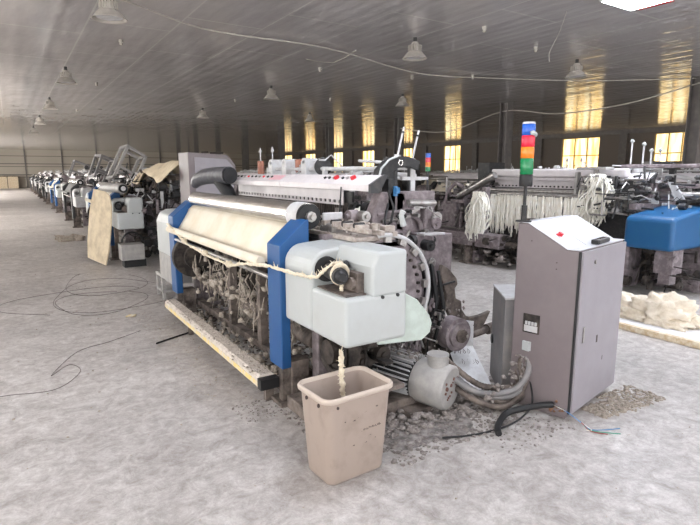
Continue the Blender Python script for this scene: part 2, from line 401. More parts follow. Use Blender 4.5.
PB = [(0, 0.26), (0, 1.085), (0.19, 1.245), (0.215, 1.245), (0.215, 1.03), (0.17, 0.9), (0.07, 0.78), (0.07, 0.26)]
def make_loom(name, label, loc, hero=False):
    r = thing(name, label, 'loom', loc)
    # blue posts with sloped caps
    for a in (0.0, 2.6):
        MB().prism(PB, 'y', a, a + 0.2).build('side_panel', blue, r, bevel=0.008)
    # feet below the posts
    for a in (0.02, 2.62):
        MB().box(0.01, 0.07, a, a + 0.06, 0, 0.27).box(0.07, 0.2, a - 0.02, a + 0.1, 0, 0.3).box(-0.02, 0.24, a - 0.04, a + 0.14, 0, 0.03).build('leg', dusty, r, bevel=0.004)
    for a in (-0.1, 2.8):
        MB().box(1.15, 1.3, a, a + 0.12, 0, 0.35).build('leg', dusty, r, bevel=0.006)
    # end covers
    c = niche_cover(0.0, -1).build('end_cover', white, r, bevel=0.022, segs=3)
    k = MB().cyl((0.12, -0.42, 0.985), (0.075, -0.62, 0.985), 0.045, seg=18).cyl((0.075, -0.62, 0.985), (0.07, -0.65, 0.985), 0.036, 0.022, seg=18)
    k.build('knob', black, c)
    MB().cyl((0.135, -0.355, 0.985), (0.125, -0.385, 0.985), 0.075, seg=24).cyl((0.19, -0.5, 1.02), (0.12, -0.5, 1.02), 0.03).build('recess_plate', rubber, c)
    b = MB(); b.box(0.155, 0.2, -0.66, -0.42, 0.885, 1.0).cyl((0.2, -0.62, 0.94), (0.13, -0.62, 0.94), 0.035).box(0.06, 0.19, -0.70, -0.38, 0.884, 0.892)
    b.build('bracket', dusty, c)
    b = MB()
    for x, z in ((0.27, 0.87), (0.375, 0.87)): MB().cyl((x, -0.735, z), (x, -0.746, z), 0.010, seg=10).build('bolt', black, c)
    fp = [(0.03, 0.61), (0.03, 0.98), (0.07, 1.08), (0.15, 1.115), (0.46, 1.12), (0.46, 0.61)]
    MB().prism(fp, 'y', 2.8, 3.5).build('end_cover', white, r, bevel=0.022, segs=3)
    # take up roller, cloth, cloth roller
    ro = MB().cyl((0.27, 0.12, 1.255), (0.27, 2.62, 1.255), 0.088, seg=36).build('take_up_roller', chrome, r)
    MB().ring((0.27, 0.2, 1.255), 'y', 0.087, 0.006, seg=30).tube([(0.27, 0.11, 1.255), (0.27, 0.27, 1.255)], 0.093, 32, False).build('collar', lightgrey, ro)
    MB().cyl((0.27, 0.09, 1.255), (0.27, 0.118, 1.255), 0.084, seg=28).build('end_disc', rubber, ro)  # black disc standing in for the shaded recess of the roller end
    MB().cyl((0.27, 0.03, 1.255), (0.27, 0.1, 1.255), 0.02, seg=16).cyl((0.27, 0.06, 1.255), (0.27, 0.088, 1.255), 0.036, seg=8).build('shaft', steel, ro)
    MB().cyl((0.2, 0.2, 1.13), (0.2, 2.6, 1.13), 0.035, seg=18).build('press_roller', steel, r)
    cl = MB(); ny = 24; path = [(0.21, 1.20), (0.168, 1.165), (0.15, 1.13), (0.125, 1.085), (0.095, 1.035), (0.06, 0.98), (0.036, 0.935)]
    vs = []; fs = []
    for j in range(ny + 1):
        y = 0.21 + (2.59 - 0.21) * j / ny
        for i, (x, z) in enumerate(path):
            w = 0.006 * math.sin(j * 1.3 + i) * (i > 1)
            vs.append((x + w, y, z + w))
    m_ = len(path)
    for j in range(ny):
        for i in range(m_ - 1): fs.append((j * m_ + i, j * m_ + i + 1, (j + 1) * m_ + i + 1, (j + 1) * m_ + i))
    cl.add(vs, fs, True)
    o = cl.build('cloth', cloth, r); s = o.modifiers.new('thick', 'SOLIDIFY'); s.thickness = 0.004
    MB().cyl((-0.045, 0.2, 0.962), (-0.045, 2.6, 0.962), 0.033, seg=18).build('breast_tube', cloth, r)
    bar = MB().cyl((0.02, 0.2, 0.85), (0.02, 2.6, 0.85), 0.016, seg=10)
    bar.build('front_bar', steel, r)
    # lower beams and machinery seen between the posts
    MB().cyl((0.32, 0.1, 0.37), (0.32, 2.6, 0.37), 0.06, seg=18).build('cloth_roller', dusty, r)
    MB().box(0.42, 0.5, 0.1, 2.7, 0.46, 0.5).box(0.22, 0.3, 0.1, 2.7, 0.1, 0.16).build('cross_beam', dusty, r, bevel=0.004)
    MB().box(0.6, 0.62, -0.1, 2.8, 0.12, 1.15).build('shade_sheet', dusty2, r)  # dark sheet added for the shade inside the loom
    for y in (0.82, 1.5):
        MB().box(0.2, 0.27, y, y + 0.07, 0.16, 0.82).box(0.18, 0.33, y - 0.02, y + 0.09, 0.78, 0.84).build('strut', dusty, r, bevel=0.006)
    MB().cyl((0.16, 2.42, 0.68), (0.16, 2.5, 0.68), 0.22, seg=36).cyl((0.16, 2.36, 0.68), (0.16, 2.42, 0.68), 0.12, seg=28).build('gear_wheel', dusty2, r)
    mb = clutter(MB(), 0.36, 0.58, 0.1, 2.6, 0.3, 0.85, 110, 3)
    tag(mb.build('mechanism', dusty2, r), kind='stuff')
    # base cabinet of each side frame
    FR = [(0.24, 0.05), (0.24, 0.6), (0.5, 0.62), (0.5, 0.95), (0.3, 1.02), (0.3, 1.14), (0.95, 1.14), (1.3, 0.95), (1.3, 0.05), (1.0, 0.05), (0.9, 0.3), (0.6, 0.3), (0.5, 0.05)]
    for a in (-0.06, 2.72):
        MB().prism(FR, 'y', a, a + 0.09).build('side_frame', pink, r, bevel=0.008)
    # superstructure: hood with button strip, perforated plate, healds, arms
    HP = [(0.69, 1.415), (0.69, 1.462), (0.815, 1.53), (0.825, 1.52), (0.76, 1.415)]
    hd = MB().prism(HP, 'y', 0.0, 1.44).prism(HP, 'y', 1.45, 2.9).build('hood', hoodm, r, bevel=0.005)
    MB().prism([(0.685, 1.405), (0.685, 1.464), (0.813, 1.535), (0.83, 1.525), (0.76, 1.405)], 'y', -0.03, 0.0).build('end_cap', darkp, hd)
    sl = Vector((0.13, 0, 0.071)).normalized(); nn = Vector((-sl.z, 0, sl.x))
    def onhood(t, y, h=0.0): return Vector((0.69, y, 1.462)) + sl * t + nn * h
    def btn(y, t, rad, m, h=0.012, nm='button'):
        MB().cyl(onhood(t, y, -0.002), onhood(t, y, h), rad, seg=12).build(nm, m, hd)
    if hero:
        for y in (0.54, 0.30): btn(y, 0.08, 0.022, redm, 0.02)
        for y in (0.72, 0.65, 0.45): btn(y, 0.08, 0.012, black)
        for y in (0.58, 0.38): btn(y, 0.08, 0.012, steel)
        for i in range(12):
            btn(1.75 + 0.1 * i, 0.08, 0.013, (black, black, redm, steel)[i % 4])
        P = MB()
        for i in range(5):
            a = onhood(0.03, 1.5 + 0.055 * i, 0.002)
            P.add([a, a + Vector((0, 0.035, 0)), a + Vector((0, 0.045, 0)) + sl * 0.085, a + Vector((0, 0.012, 0)) + sl * 0.085], [(0, 1, 2, 3)])
        P.build('printed_label', pinkink, hd)
    else:
        for y in (0.5, 0.3): btn(y, 0.08, 0.02, redm)
    pl = MB(); zt, zm0, zm1, zb = 1.42, 1.308, 1.332, 1.292
    pl.box(0.79, 0.8, 0.5, 2.75, zm1, zt).box(0.79, 0.8, 0.5, 2.75, zb, zm0)
    for k in range(31): pl.box(0.79, 0.8, 0.5 + k * 0.075, 0.5 + k * 0.075 + 0.035 if k < 30 else 2.75, zm0, zm1)
    pl.build('perforated_plate', hoodm, r)
    MB().box(0.81, 0.83, 0.4, 2.8, 1.12, 1.4).build('heald_backing', black, r)
    hw = MB()
    for k in range(75):
        y = 0.45 + k * 0.031
        hw.box(0.795, 0.801, y, y + 0.005, 1.1, 1.31)
    hw.build('heald_wires', dusty, r)
    MB().box(0.5, 0.86, 0.15, 2.7, 1.08, 1.12).box(0.72, 0.78, 0.15, 2.7, 1.12, 1.16).build('sley', steel, r, bevel=0.004)
    for a in (0.0, 2.78):
        MB().prism([(0.72, 1.1), (0.72, 1.25), (0.8, 1.41), (1.0, 1.41), (1.08, 1.2), (1.12, 1.1)], 'y', a, a + 0.1).build('hood_arm', pink, r, bevel=0.01)
    # back: warp beam, back rest, warp sheet
    wb = MB().cyl((1.02, 0.2, 0.66), (1.02, 2.6, 0.66), 0.27, seg=30).build('warp_beam', yarnm, r)
    for y_ in (0.15, 2.61): MB().cyl((1.02, y_, 0.66), (1.02, y_ + 0.04, 0.66), 0.36, seg=30).build('flange', greym, wb)
    MB().cyl((1.33, 0.0, 1.2), (1.33, 2.8, 1.2), 0.05, seg=16).build('back_rest', steel, r)
    ws = MB().add([(0.85, 0.25, 1.14), (0.85, 2.55, 1.14), (1.33, 2.55, 1.255), (1.33, 0.25, 1.255)], [(0, 1, 2, 3)])
    o = ws.build('warp_sheet', yarnm, r); s = o.modifiers.new('thick', 'SOLIDIFY'); s.thickness = 0.004
    # rear top rack with guide posts
    rk = MB().cyl((1.15, 0.1, 1.58), (1.15, 2.7, 1.58), 0.018, seg=8).cyl((1.25, 0.1, 1.5), (1.25, 2.7, 1.5), 0.014, seg=8)
    for y in (0.1, 1.4, 2.7): rk.box(1.13, 1.17, y - 0.02, y + 0.02, 1.1, 1.6).box(1.05, 1.3, y - 0.015, y + 0.015, 1.49, 1.515)
    clutter(rk, 1.08, 1.3, 0.1, 2.7, 1.46, 1.66, 22, 5, 0.9)
    tag(rk.build('rear_rack', lightgrey, r), kind='stuff')
    # drive end: motor box on floor below cover
    g = MB(); clutter(g, 0.34, 0.56, -0.42, -0.1, 0.28, 0.58, 30, 8)
    tag(g.build('drive_gear', dusty2, r), kind='stuff')
    return r

hero = make_loom('weaving_loom', 'large front weaving loom with white end cover, blue posts and cream cloth, beside the bin', (1.4, 3.0, 0), True)
cache_kids()
HERO_KIDS = list(KIDCACHE[hero.name])

# ------------------------------------------------------------------ copies of the loom
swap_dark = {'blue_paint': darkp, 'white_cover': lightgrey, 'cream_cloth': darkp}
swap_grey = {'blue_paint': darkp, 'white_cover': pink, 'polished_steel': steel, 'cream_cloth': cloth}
small = ('bolt', 'button', 'printed_label', 'mechanism', 'recess_plate', 'bracket', 'press_roller', 'gear_wheel')
def row_loom(x, y, label, skip=small, swap=None, group=None, dz=0):
    c = copy_tree(hero, None, skip, swap)
    c.location = (x, y, dz); c['label'] = label
    if group: c['group'] = group
    elif 'group' in c: del c['group']
    return c
loom2 = row_loom(1.4, 10.0, 'white and blue loom behind the front loom, a beige canvas board leaning on its posts', ('printed_label',))
loom3 = row_loom(1.4, 16.5, 'third loom of the left row with dark posts and grey end cover', small, swap_dark)
row_loom(1.4, 23.0, 'fourth loom of the left row with blue posts, small and far down the aisle', small)
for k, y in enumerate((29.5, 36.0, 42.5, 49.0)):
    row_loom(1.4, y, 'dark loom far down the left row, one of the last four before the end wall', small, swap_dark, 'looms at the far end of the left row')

NOFAR = ('breast_tube', 'front_bar', 'foot_rail', 'cross_beam', 'bolt', 'button', 'printed_label', 'recess_plate', 'bracket', 'press_roller', 'gear_wheel', 'cloth', 'end_cover', 'side_panel')
r2 = row_loom(6.47, 3.75, 'pinkish loom across the aisle with a blue end cover and white warp yarns hanging down', NOFAR + ('knob', 'mechanism', 'shade_sheet', 'take_up_roller'), None)
row_loom(6.47, 10.4, 'loom behind the hanging white yarns in the second row, stripped of its cloth', small + ('cloth',), swap_grey)
row_loom(6.47, 17.0, 'third loom in the second row, seen above the front loom hood', small, swap_grey)
k = 0
for x in (11.6, 16.8, 21.8):
    for y in (3.9, 10.4, 17.0, 23.6, 30.2, 36.8, 43.4):
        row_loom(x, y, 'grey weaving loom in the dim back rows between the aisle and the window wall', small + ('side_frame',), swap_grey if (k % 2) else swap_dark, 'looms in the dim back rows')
        k += 1
for y in (23.6, 30.2, 36.8, 43.4, 50.0):
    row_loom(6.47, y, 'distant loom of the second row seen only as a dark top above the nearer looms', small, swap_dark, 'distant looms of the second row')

# ------------------------------------------------------------------ extra parts of the front loom (local = world - (1.4, 3, 0))
H = hero
dg = MB().cyl((0.55, -0.36, 0.79), (0.55, -0.30, 0.79), 0.335, seg=48).cyl((0.55, -0.40, 0.79), (0.55, -0.36, 0.79), 0.25, seg=36)
disc = dg.build('disc_guard', pink, H, bevel=0.01)
rg = MB().ring((0.55, -0.38, 0.79), 'y', 0.37, 0.015, 30, 8, -0.7, 1.7)
rg.build('guard_tube', lightgrey, disc)
for k in range(14):
    a = -0.5 + k * 0.2; ca, sa = math.cos(a), math.sin(a)
    MB().cyl((0.55 + 0.29 * ca, -0.36, 0.79 + 0.29 * sa), (0.55 + 0.29 * ca, -0.378, 0.79 + 0.29 * sa), 0.011, seg=8).build('bolt', dusty2, disc)
for k in range(6):
    a = -0.3 + k * 0.36
    M = Matrix.Translation((0.55 + 0.335 * math.cos(a), -0.37, 0.79 + 0.335 * math.sin(a))) @ Matrix.Rotation(-a, 4, 'Y')
    MB().box(-0.012, 0.03, -0.02, 0.012, -0.025, 0.025, M).build('clamp', steel, disc)
MB().prism([(0.36, 0.53), (0.36, 0.84), (0.55, 0.83), (0.66, 0.77), (0.76, 0.66), (0.785, 0.6), (0.77, 0.54), (0.70, 0.5)], 'y', -0.58, -0.56).build('guard_plate', palegreen, H, bevel=0.008)
# motor
a = Vector((0.89, -0.66, 0.16)); b = Vector((0.70, -0.14, 0.19)); d = (b - a).normalized()
mo = MB().tube([a, a + d * 0.012, a + d * 0.23, a + d * 0.24], [0.135, 0.15, 0.15, 0.14], 36).build('motor', greym, H)
MATS['dusty'] = dusty
MB().cyl(a + d * 0.2, b, 0.135, seg=28).build('fin_core', rubber, mo)
core = MB()
u = d.cross(Vector((0, 0, 1))).normalized(); w_ = u.cross(d)
for k in range(30):
    an = 2 * PI * k / 30; n_ = u * math.cos(an) + w_ * math.sin(an); t_ = d.cross(n_)
    p0 = a + d * 0.25; p1 = b
    q = [p0 + n_ * 0.12 - t_ * 0.004, p0 + n_ * 0.12 + t_ * 0.004, p0 + n_ * 0.162 + t_ * 0.003, p0 + n_ * 0.162 - t_ * 0.003]
    q2 = [v + (p1 - p0) for v in q]
    core.add(q + q2, [(0, 1, 2, 3), (4, 5, 6, 7), (0, 1, 5, 4), (1, 2, 6, 5), (2, 3, 7, 6), (3, 0, 4, 7)])
core.build('cooling_fins', lightgrey, mo)
MB().tube([b, b + d * 0.03, b + d * 0.05], [0.17, 0.175, 0.15], 30).build('fan_cover', dusty, mo)
tb = a + d * 0.1 + Vector((0, 0, 0.1))
MB().cyl(tb, tb + Vector((0, 0, 0.1)), 0.07, seg=28).cyl(tb + Vector((0, 0, 0.1)), tb + Vector((0, 0, 0.112)), 0.073, seg=28).build('terminal_box', greym, mo)
for k in range(7):
    pass
R = random.Random(11)
cp = MB()
for k in range(16):
    an = R.uniform(0, 2 * PI); rr = R.uniform(0.02, 0.11)
    c = a + (u * math.cos(an) + w_ * math.sin(an)) * rr
    cp.cyl(c, c - d * 0.006, R.uniform(0.005, 0.014), seg=8)
cp.build('end_cap_marks', mat('rusty_marks', (110, 74, 66), 0.8), mo)
MB().box(0.6, 0.95, -0.6, -0.1, 0, 0.04).build('motor_foot', dusty, H)
# pulley, levers and cross shaft at the drive end
pu = MB().cyl((1.29, -0.31, 0.36), (1.29, -0.2, 0.36), 0.125, seg=34).cyl((1.29, -0.335, 0.36), (1.29, -0.31, 0.36), 0.095, seg=30).build('pulley', pink, H, bevel=0.006)
MB().cyl((1.29, -0.355, 0.36), (1.29, -0.335, 0.36), 0.05, seg=20).build('hub', dusty, pu)
MB().prism([(1.27, 0.80), (1.29, 0.86), (1.35, 0.83), (1.39, 0.79), (1.44, 0.74), (1.455, 0.69), (1.425, 0.66), (1.44, 0.58), (1.50, 0.55), (1.51, 0.48), (1.56, 0.42), (1.62, 0.40), (1.72, 0.40), (1.84, 0.42), (1.74, 0.27), (1.66, 0.22), (1.56, 0.24), (1.46, 0.34), (1.38, 0.45), (1.33, 0.55), (1.345, 0.62), (1.31, 0.68)], 'y', -0.12, -0.08).build('lever', dusty, H, bevel=0.008)
MB().cyl((1.40, -0.1, 0.22), (1.80, -0.12, 0.27), 0.03, seg=14).cyl((1.80, -0.12, 0.27), (1.93, -0.13, 0.285), 0.045, seg=14).build('cross_shaft', dusty, H)
MB().box(1.26, 1.40, -0.16, 0.02, 0.0, 0.24).prism([(1.30, 0.1), (1.30, 0.9), (1.36, 0.9), (1.44, 0.1)], 'y', -0.02, 0.02).build('lever_stand', dusty2, H)
cb = MB()
for k, (x, z0, z1) in enumerate(((1.02, 0.42, 0.92), (1.10, 0.36, 0.90), (1.17, 0.3, 0.84))):
    cb.tube([(x, -0.2, z1), (x + 0.03, -0.24, (z0 + z1) / 2), (x - 0.02, -0.2, z0)], 0.022 - k * 0.004, 10)
cb.cyl((1.12, -0.16, 0.62), (1.12, -0.16, 0.86), 0.035, seg=14)
cb.build('air_hose', rubber, H)
# castings above the drive end
br = MB().box(0.93, 1.30, 0.0, 0.1, 1.34, 1.41).box(0.93, 1.0, 0.0, 0.1, 1.02, 1.40).box(1.22, 1.32, 0.02, 0.1, 0.95, 1.38).box(1.08, 1.12, 0.04, 0.1, 1.14, 1.36).box(0.96, 1.28, 0.07, 0.1, 1.05, 1.38)
br.ring((1.11, 0.05, 1.12), 'y', 0.1, 0.02, 16, 6, 0, PI)
br.build('bracket_casting', pink, H, bevel=0.008)
MB().cyl((0.96, -0.1, 1.335), (1.20, -0.11, 1.325), 0.024, seg=18).build('tube_stub', steel, H)
MB().box(1.02, 1.42, -0.08, 0.0, 0.72, 1.09).build('side_box', pink, H, bevel=0.01)
MB().box(1.10, 1.30, -0.12, -0.02, 1.09, 1.105).build('shelf', lightgrey, H)
rl = MB()
for x, z in ((0.40, 1.175), (0.50, 1.16), (0.60, 1.15)): rl.box(x, x + 0.035, -0.40, 0.85, z, z + 0.03)
for k in range(9):
    y = -0.34 + 0.14 * k
    rl.box(0.38, 0.46, y, y + 0.05, 1.19, 1.225).cyl((0.52, y + 0.03, 1.18), (0.52, y + 0.03, 1.23), 0.022, seg=10).box(0.58, 0.66, y, y + 0.06, 1.17, 1.21)
rl.box(0.36, 0.66, -0.34, 0.8, 1.12, 1.15)
rl.build('guide_rail', mat('dusty_light_metal', (150, 140, 132), 0.7, col2=(188, 178, 170), scale=20), H, bevel=0.004)
MB().box(0.30, 0.70, -0.36, 0.9, 1.08, 1.11).build('rail_gap_sheet', black, H)  # black sheet standing in for shade in the gaps between rails
for k in range(8): MB().cyl((0.40, -0.26 + 0.14 * k, 1.215), (0.47, -0.26 + 0.14 * k, 1.215), 0.02, seg=12).build('rail_clamp', black, H)
MB().box(0.38, 0.54, 0.10, 0.12, 1.10, 1.275).build('square_plate', lightgrey, H, bevel=0.012, segs=3)
MB().cyl((0.42, -0.02, 1.165), (0.42, 0.14, 1.165), 0.045, seg=20).cyl((0.42, -0.05, 1.165), (0.42, -0.02, 1.165), 0.028, seg=16).build('roller_bearing', steel, H)
# white hook, black hose, blue white connector
MB().tube([(0.76, -0.3, 1.20), (0.74, -0.3, 1.27), (0.75, -0.31, 1.30)], [0.022, 0.018, 0.02], 10).build('handle', white, H)
MB().tube([(0.84, -0.02, 1.42), (0.87, -0.05, 1.3), (0.84, -0.06, 1.2), (0.80, -0.05, 1.17), (0.80, -0.04, 1.22), (0.86, 0.0, 1.33)], 0.009, 8).build('air_hose', rubber, H)
MB().box(0.90, 0.935, -0.01, 0.03, 1.38, 1.45).cyl((0.92, -0.03, 1.40), (0.92, -0.03, 1.44), 0.016, seg=10).build('connector', bluewire, H)
MB().box(0.86, 0.92, 0.0, 0.08, 1.28, 1.5).box(0.93, 0.98, 0.1, 0.16, 1.42, 1.66).build('connector', black, H)
# weft feeder arch with two slanted posts
ar = MB().prism([(0.80, 1.47), (0.83, 1.57), (0.90, 1.63), (0.98, 1.66), (1.08, 1.665), (1.20, 1.63), (1.18, 1.56), (1.10, 1.585), (1.0, 1.58), (0.92, 1.54), (0.88, 1.45)], 'y', 0.06, 0.14)
ar = ar.build('feeder_arch', black, H, bevel=0.006)
MB().tube([(0.80, 0.05, 1.475), (0.83, 0.05, 1.575), (0.90, 0.05, 1.637), (0.98, 0.05, 1.665)], 0.008, 8).build('edge_strip', white, ar)
for x0, x1, z0, z1 in ((1.01, 1.07, 1.655, 1.875), (1.15, 1.21, 1.63, 1.855)):
    po = MB().cyl((x0, 0.1, z0), (x1, 0.1, z1), 0.008, seg=10).cyl((x0 - 0.004, 0.1, z0 - 0.02), (x0 + 0.003, 0.1, z0 + 0.02), 0.025, seg=14)
    po = po.build('feeder_post', lightgrey, ar)
    t_ = Vector((x1 - x0, 0, z1 - z0)).normalized(); c = Vector((x0, 0.1, z0)) + (Vector((x1, 0.1, z1)) - Vector((x0, 0.1, z0))) * 0.8
    MB().cyl(c, c + t_ * 0.012, 0.014, seg=10).build('clip', black, po)
for x_ in (1.0, 1.14): MB().cyl((x_, 0.11, 1.2), (x_, 0.11, 1.58), 0.02, seg=10).build('arch_stand', darkp, ar)
MB().ring((0.98, 0.02, 1.615), 'y', 0.018, 0.006, 14, 6).build('eyelet', chrome, ar)
# warp stop drum and yarn bobbins on the rack behind the hood
dr = MB().cyl((1.16, 1.45, 1.60), (1.2, 1.53, 1.60), 0.085, seg=30).build('brake_drum', black, H)
MB().tube([(1.19, 1.51, 1.60), (1.225, 1.58, 1.60)], 0.088, 30).build('drum_rim', lightgrey, dr)
for y in (1.85, 2.0, 3.0):
    MB().cyl((1.18, y, 1.5), (1.18, y, 1.68), 0.04, seg=16).build('bobbin', brownp, H)
pst = MB()
for y in (3.05, 2.7): MB().cyl((1.2, y, 1.55), (1.2, y, 1.80), 0.008, seg=8).tube([(1.2, y, 1.77), (1.2, y, 1.79), (1.2, y, 1.84)], [0.006, 0.022, 0.004], 10).build('warp_stop_post', lightgrey, H)
for y in (1.7, 2.15, 2.5): MB().box(1.1, 1.25, y, y + 0.1, 1.5, 1.66).cyl((1.1, y + 0.05, 1.66), (1.25, y + 0.05, 1.66), 0.03, seg=12).build('warp_stop_unit', lightgrey, H)
# far-end elbow motor
MB().tube([(0.40, 3.12, 1.40), (0.42, 3.06, 1.46), (0.47, 2.92, 1.50), (0.53, 2.7, 1.515), (0.58, 2.45, 1.515)], [0.05, 0.075, 0.088, 0.092, 0.094], 22).build('elbow_cover', hosegrey, H)
MB().cyl((0.58, 2.455, 1.515), (0.585, 2.43, 1.515), 0.086, seg=20).tube([(0.54, 2.66, 1.46), (0.58, 2.52, 1.34), (0.60, 2.42, 1.16)], [0.07, 0.075, 0.07], 20).build('elbow_motor', rubber, H)
MB().box(0.6, 0.95, 2.8, 2.95, 1.18, 1.25).build('motor_bracket', steel, H)
# step bracket at the far end
MB().box(0.06, 0.3, 3.52, 3.85, 0.27, 0.31).box(0.06, 0.1, 3.52, 3.56, 0, 0.27).box(0.06, 0.1, 3.8, 3.84, 0, 0.27).box(0.06, 0.3, 3.52, 3.85, 0.08, 0.11).box(0.03, 0.25, 2.9, 3.45, 0.3, 0.62).build('step_bracket', greym, H, bevel=0.004)
# drive wheel under the end cover and base block
MB().cyl((0.26, -0.25, 0.42), (0.34, -0.25, 0.42), 0.17, seg=32).cyl((0.2, -0.25, 0.42), (0.26, -0.25, 0.42), 0.08, seg=24).ring((0.24, -0.25, 0.42), 'x', 0.14, 0.02, 28, 8).build('drive_wheel', dusty2, H)
MB().box(0.02, 0.95, -0.5, -0.02, 0.0, 0.09).box(0.12, 0.62, -0.52, -0.1, 0.18, 0.21).build('base_plate', dusty, H, bevel=0.006)
# foot rail
fr = MB().prism([(-0.125, 0.125), (-0.125, 0.185), (-0.105, 0.205), (-0.02, 0.205), (0.0, 0.185), (0.0, 0.125)], 'y', 0.12, 2.62).build('foot_rail', raild, H)
MB().box(-0.127, -0.125, 0.12, 2.62, 0.128, 0.165).build('yellow_stripe', woody, fr)
MB().box(-0.128, 0.004, 0.06, 0.12, 0.118, 0.19).build('rail_cap', rubber, fr)
MB().box(-0.128, 0.004, 2.62, 2.65, 0.118, 0.2).build('rail_cap', dusty, fr)
MB().box(-0.08, -0.04, 1.9, 1.94, 0, 0.125).build('rail_foot', dusty, fr)
MB().box(-0.06, 0.0, 0.14, 0.18, 0.0, 0.125).build('rail_foot', dusty, fr)
R = random.Random(5); lb = MB()
for k in range(600):
    y = R.uniform(0.14, 2.6); lb.blob((R.gauss(-0.06, 0.035), y, 0.203), R.uniform(0.003, 0.011), k, 1, (1, 1.6, 0.5))
tag(lb.build('rail_lint', lintm, fr), kind='stuff')
# cloth dust, lint clumps hanging inside the loom and heaped under it
R = random.Random(21); lb = MB()
for k in range(420):
    c = (R.uniform(0.14, 0.58), R.uniform(0.15, 2.55), R.choice((R.uniform(0.0, 0.08), R.uniform(0.44, 0.52), R.uniform(0.1, 0.7))))
    lb.blob(c, R.uniform(0.008, 0.034), k, 1, (1, R.uniform(0.8, 1.8), R.uniform(0.5, 1.4)), 0.9, 3)
for k in range(130):
    y = R.uniform(0.2, 2.5); x = R.uniform(0.12, 0.45); z = R.uniform(0.4, 0.8)
    lb.tube([(x, y, z), (x + R.uniform(-.03, .03), y + R.uniform(-.04, .04), z - 0.06), (x + R.uniform(-.05, .05), y + R.uniform(-.04, .04), z - R.uniform(0.1, 0.25))], [0.003, R.uniform(0.004, 0.013), 0.002], 5)
tag(lb.build('lint_clumps', lintm, H), kind='stuff')
R = random.Random(23); lb = MB()
for k in range(700):
    lb.blob((R.uniform(0.45, 1.3), R.uniform(-0.75, -0.05), R.uniform(0.0, 0.03)), R.uniform(0.006, 0.026), k, 1, (1.3, 1.3, 0.7), 0.9, 3)
for k in range(170):
    an = R.uniform(0.2, 1.9); c = a.lerp(b, R.uniform(0.42, 1)) + (u * math.cos(an) + w_ * math.sin(an)) * R.uniform(0.13, 0.165)
    lb.blob(c, R.uniform(0.005, 0.018), k, 1, (1, 1.4, 0.8), 0.9, 3)
for k in range(260):
    lb.blob((R.uniform(0.5, 1.35), R.uniform(-0.4, 0.0), R.uniform(0.2, 0.62)), R.uniform(0.003, 0.010), k, 1, (1, 1, 1.5), 0.9, 3)
for k in range(120):
    lb.blob((R.uniform(0.35, 0.75), R.uniform(-0.3, 0.8), R.uniform(1.15, 1.2)), R.uniform(0.004, 0.010), k, 1)
tag(lb.build('grey_lint', greylint, H), kind='stuff')
works(H, ('drive_linkage', 'drive_rods', 'drive_fittings'), (pink, black, steel), (0.68, 1.2, -0.26, -0.05, 0.3, 1.1), 26, 31, 0.8)
works(H, ('top_linkage', 'top_rods', 'top_fittings'), (pink, black, steel), (0.62, 1.3, -0.06, 0.5, 1.0, 1.3), 26, 431, 0.8)
mb = clutter(MB(), 0.35, 0.5, -0.4, -0.05, 0.2, 0.5, 22, 32); tag(mb.build('drive_linkage', dusty2, H), kind='stuff')

# ------------------------------------------------------------------ selvedge yarn, bin
def fuzz(pts, r, seed, n=5):
    R = random.Random(seed); out = []
    pts = [Vector(p) for p in pts]; rs = []
    for i in range(len(pts) - 1):
        for k in range(n):
            out.append(pts[i].lerp(pts[i + 1], k / n) + Vector([R.uniform(-.004, .004) for _ in range(3)])); rs.append(r * R.uniform(0.7, 1.35))
    out.append(pts[-1]); rs.append(r)
    return out, rs
rp = MB(); pts, rs = fuzz([(1.38, 5.75, 1.0), (1.33, 5.37, 0.985), (1.32, 4.85, 0.90), (1.32, 4.3, 0.87), (1.32, 3.7, 0.865), (1.31, 3.35, 0.93), (1.355, 3.05, 0.955), (1.385, 2.75, 0.95), (1.42, 2.56, 0.955), (1.49, 2.5, 1.035), (1.53, 2.46, 1.045), (1.5, 2.42, 0.97), (1.49, 2.4, 0.9)], 0.011, 3, 10)
rp.tube(pts, rs, 8)
for k in range(60):
    q = pts[R.randrange(len(pts))]; rp.tube([q, q + Vector((R.uniform(-.02, .02), R.uniform(-.02, .02), R.uniform(0, .04)))], [0.004, 0.001], 5)
for c in ((1.32, 3.72, 0.87), (1.33, 4.95, 0.91), (1.32, 4.3, 0.88)): rp.blob(c, 0.035, 3, 2, (0.8, 1.3, 0.8))
rp.ring((1.5, 2.43, 0.99), 'y', 0.05, 0.014, 20, 8)
tag(rp.build('selvedge_rope', ropem), 'fluffy cream selvedge rope stretched across the front loom to the black knob', 'yarn')
st = MB(); pts, rs = fuzz([(1.395, 2.25, 0.62), (1.395, 2.25, 0.5), (1.40, 2.245, 0.4), (1.405, 2.24, 0.28)], 0.013, 9, 12); st.tube(pts, rs, 8)
for k in range(40):
    q = pts[R.randrange(len(pts))]; st.tube([q, q + Vector((R.uniform(-.02, .02), R.uniform(-.02, .02), R.uniform(-.02, .02)))], [0.004, 0.001], 5)
tag(st.build('hanging_yarn', ropem), 'fluffy cream yarn strand hanging from the end cover down into the bin', 'yarn')

